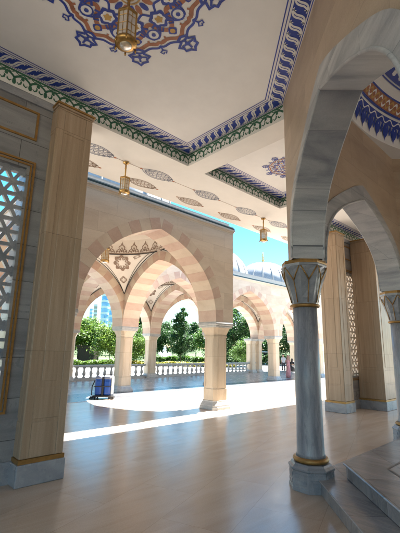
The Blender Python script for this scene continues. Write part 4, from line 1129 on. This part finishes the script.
# dark timber pavilion
x, y = at(89, 52); t = thing('garden_pavilion', 'small dark brown timber pavilion on the lawn at left', 'pavilion', (x,y,0), radians(45))
M['timber'] = paint('dark_timber', (.035,.02,.014), .7, .3)
b = MB(); b.box(-1.15,1.15,-1.15,1.15,2.0,2.14); b.box(-1.25,1.25,-1.25,1.25,2.142,2.24); b.build('roof', M['timber'], t, world=False)
for sx in (-1,1):
    for sy in (-1,1):
        b = MB(); b.box(sx*1.0-.09,sx*1.0+.09,sy*1.0-.09,sy*1.0+.09,-.05,2.0); b.build('post', M['timber'], t, world=False)
b = MB()
for k in range(9):
    u = -.9+k*.225
    b.box(u-.05,u+.05,-1.02,-.98,.05,1.98); b.box(.98,1.02,u-.05,u+.05,.05,1.98); b.box(u-.09,u+.09,.98,1.02,.05,1.98)
b.box(-1,1,-1.03,-.97,.9,1.0); b.box(-1.03,-.97,-1,1,.05,1.98)
b.build('slatted_wall', M['timber'], t, world=False)

# fountain
x, y = at(165, 66); t = thing('fountain', 'white fountain jets rising from a round stone basin beyond the balustrade', 'fountain', (x,y,0))
b = MB(); b.lathe([(2.9,-.05),(2.9,.45),(2.75,.5),(2.6,.45),(2.6,.2),(.05,.2)], 40); b.build('basin', M['baluster'], t, world=False)
mw, nt, bs = newmat('falling_water'); bs.inputs['Base Color'].default_value = (.8,.84,.86,1); bs.inputs['Roughness'].default_value = .3; bs.inputs['Transmission Weight'].default_value = .2
rnd = random.Random(2)
for k in range(7):
    a = 2*pi*k/6; r0 = 0 if k == 6 else .9; hh = 2.3 if k == 6 else 1.2
    b = MB(); x_, y_ = r0*cos(a), r0*sin(a)
    b.lathe([(.16,.2),(.13,hh*.5),(.17,hh*.8),(.10,hh*.95),(.01,hh)], 10, (x_,y_))
    for _ in range(60):
        q = rnd.random(); an = rnd.uniform(0,6.28); rr_ = .12+.34*q; z = hh*(1-q*q)*rnd.uniform(.85,1.0)+.2; s = rnd.uniform(.03,.07)
        b.lathe([(.005,z-s),(s,z),(.005,z+s*1.5)], 5, (x_+rr_*cos(an), y_+rr_*sin(an)))
    b.build('water_jet', mw, t, True, world=False)

# parked pale van glimpsed between the far columns
x, y = at(267, 58); t = thing('parked_van', 'white van glimpsed between the far gallery columns', 'van', (x,y,0), radians(-35))
M['vanw'] = paint('white_car_paint', (.72,.72,.70), .25, .03)
mgl, nt, bs = newmat('dark_car_glass'); bs.inputs['Base Color'].default_value = (.02,.025,.03,1); bs.inputs['Roughness'].default_value = .08
b = MB(); prof = [(-2.2,.35),(2.2,.35),(2.25,.8),(2.0,1.1),(1.35,1.2),(.8,1.9),(-2.1,1.95),(-2.25,1.2)]
b.loft([[(px_,yy,z) for px_,z in prof] for yy in (-.9,.9)]); bevel(b.build('body', M['vanw'], t, world=False), .06, 3)
b = MB(); b.loft([[(px_,yy,z) for px_,z in ((-1.9,1.25),(1.15,1.25),(.72,1.8),(-1.9,1.8))] for yy in (-.91,.91)]); b.build('windows', mgl, t, world=False)
for sx in (-1.4,1.45):
    for sy in (-.86,.86):
        b = MB(); b.tube([(sx,sy-.1,.33),(sx,sy+.1,.33)], .33, 20); wh = b.build('wheel', M['plblack'], t, world=False)

# ------------------------------------------------------------------ city towers far behind
mt_, nt, bs = newmat('tower_glass')
v = worldcoord(nt); sp = nt.nodes.new('ShaderNodeSeparateXYZ'); lin(nt, v, sp.inputs[0])
f = noise(nt, mapping(nt, v, (.04,.04,.15)), 1, 3, .5)
lin(nt, ramp(nt, f, [(.3,(.10,.24,.42)),(.7,(.22,.42,.60))]), bs.inputs['Base Color']); bs.inputs['Roughness'].default_value = .18; bs.inputs['Metallic'].default_value = .35
M['tower'] = mt_; M['spandrel'] = paint('white_spandrel', (.62,.66,.70), .5, .05, .2)
def tower(label, px, dist, top, wpx, shape, pale=False):
    x, y = at(px, dist); h = H+(347-top)/373.4*dist*1.0; r = wpx/373.4*dist/2
    t = thing('glass_tower', label, 'tower', (x,y,0), radians(40), 'glass towers of the distant city')
    n = 28; nf = int(h/3.6)
    def sec(z):
        f_ = z/h
        k = 1-.12*max(0,f_-.75)*4 if shape == 'curve' else 1
        if shape == 'curve': return [(r*k*cos(2*pi*i/n), r*.72*k*sin(2*pi*i/n), z) for i in range(n)]
        return [(r*.8*a_,r*.7*b_,z) for a_,b_ in ((1,1),(-1,1),(-1,-1),(1,-1))]
    def topz(p): return h*(1-.10*(p[0]/r+1)/2) if shape == 'curve' else h
    b = MB(); secs = [sec(h*k/20) for k in range(21)]; secs[-1] = [(p[0],p[1],topz(p)) for p in secs[-1]]
    if shape == 'curve': secs = [[(p[0],p[1],p[2]*topz(p)/h) for p in s_] for s_ in secs[:-1]]+[secs[-1]]
    b.loft(secs); b.build('glass_wall', M['tower'] if not pale else M['band'], t, world=False)
    b = MB(); step = 3 if shape == 'curve' else 2
    for k in range(1, nf, step):
        z = h*k/nf; s_ = sec(z)
        f_ = [(p[0]*1.03,p[1]*1.03,z*topz(p)/h) for p in s_]; g_ = [(p[0],p[1],p[2]+h/nf*(1.1 if shape == 'curve' else .8)) for p in f_]
        b.loft([f_, g_])
    b.build('floor_band', M['spandrel'], t, world=False)
    return t
tower('tall curved blue glass tower with white floor bands above the trees', 103.5, 700, 292, 13, 'curve')
tower('lower rounded glass tower at the foot of the tall one', 110, 640, 311, 9, 'curve')
tower('slim grey tower left of the curved glass tower', 93.5, 760, 308, 5, 'box', True)
tower('slender dark tower between the grey tower and the curved one', 89, 800, 312, 4, 'box')
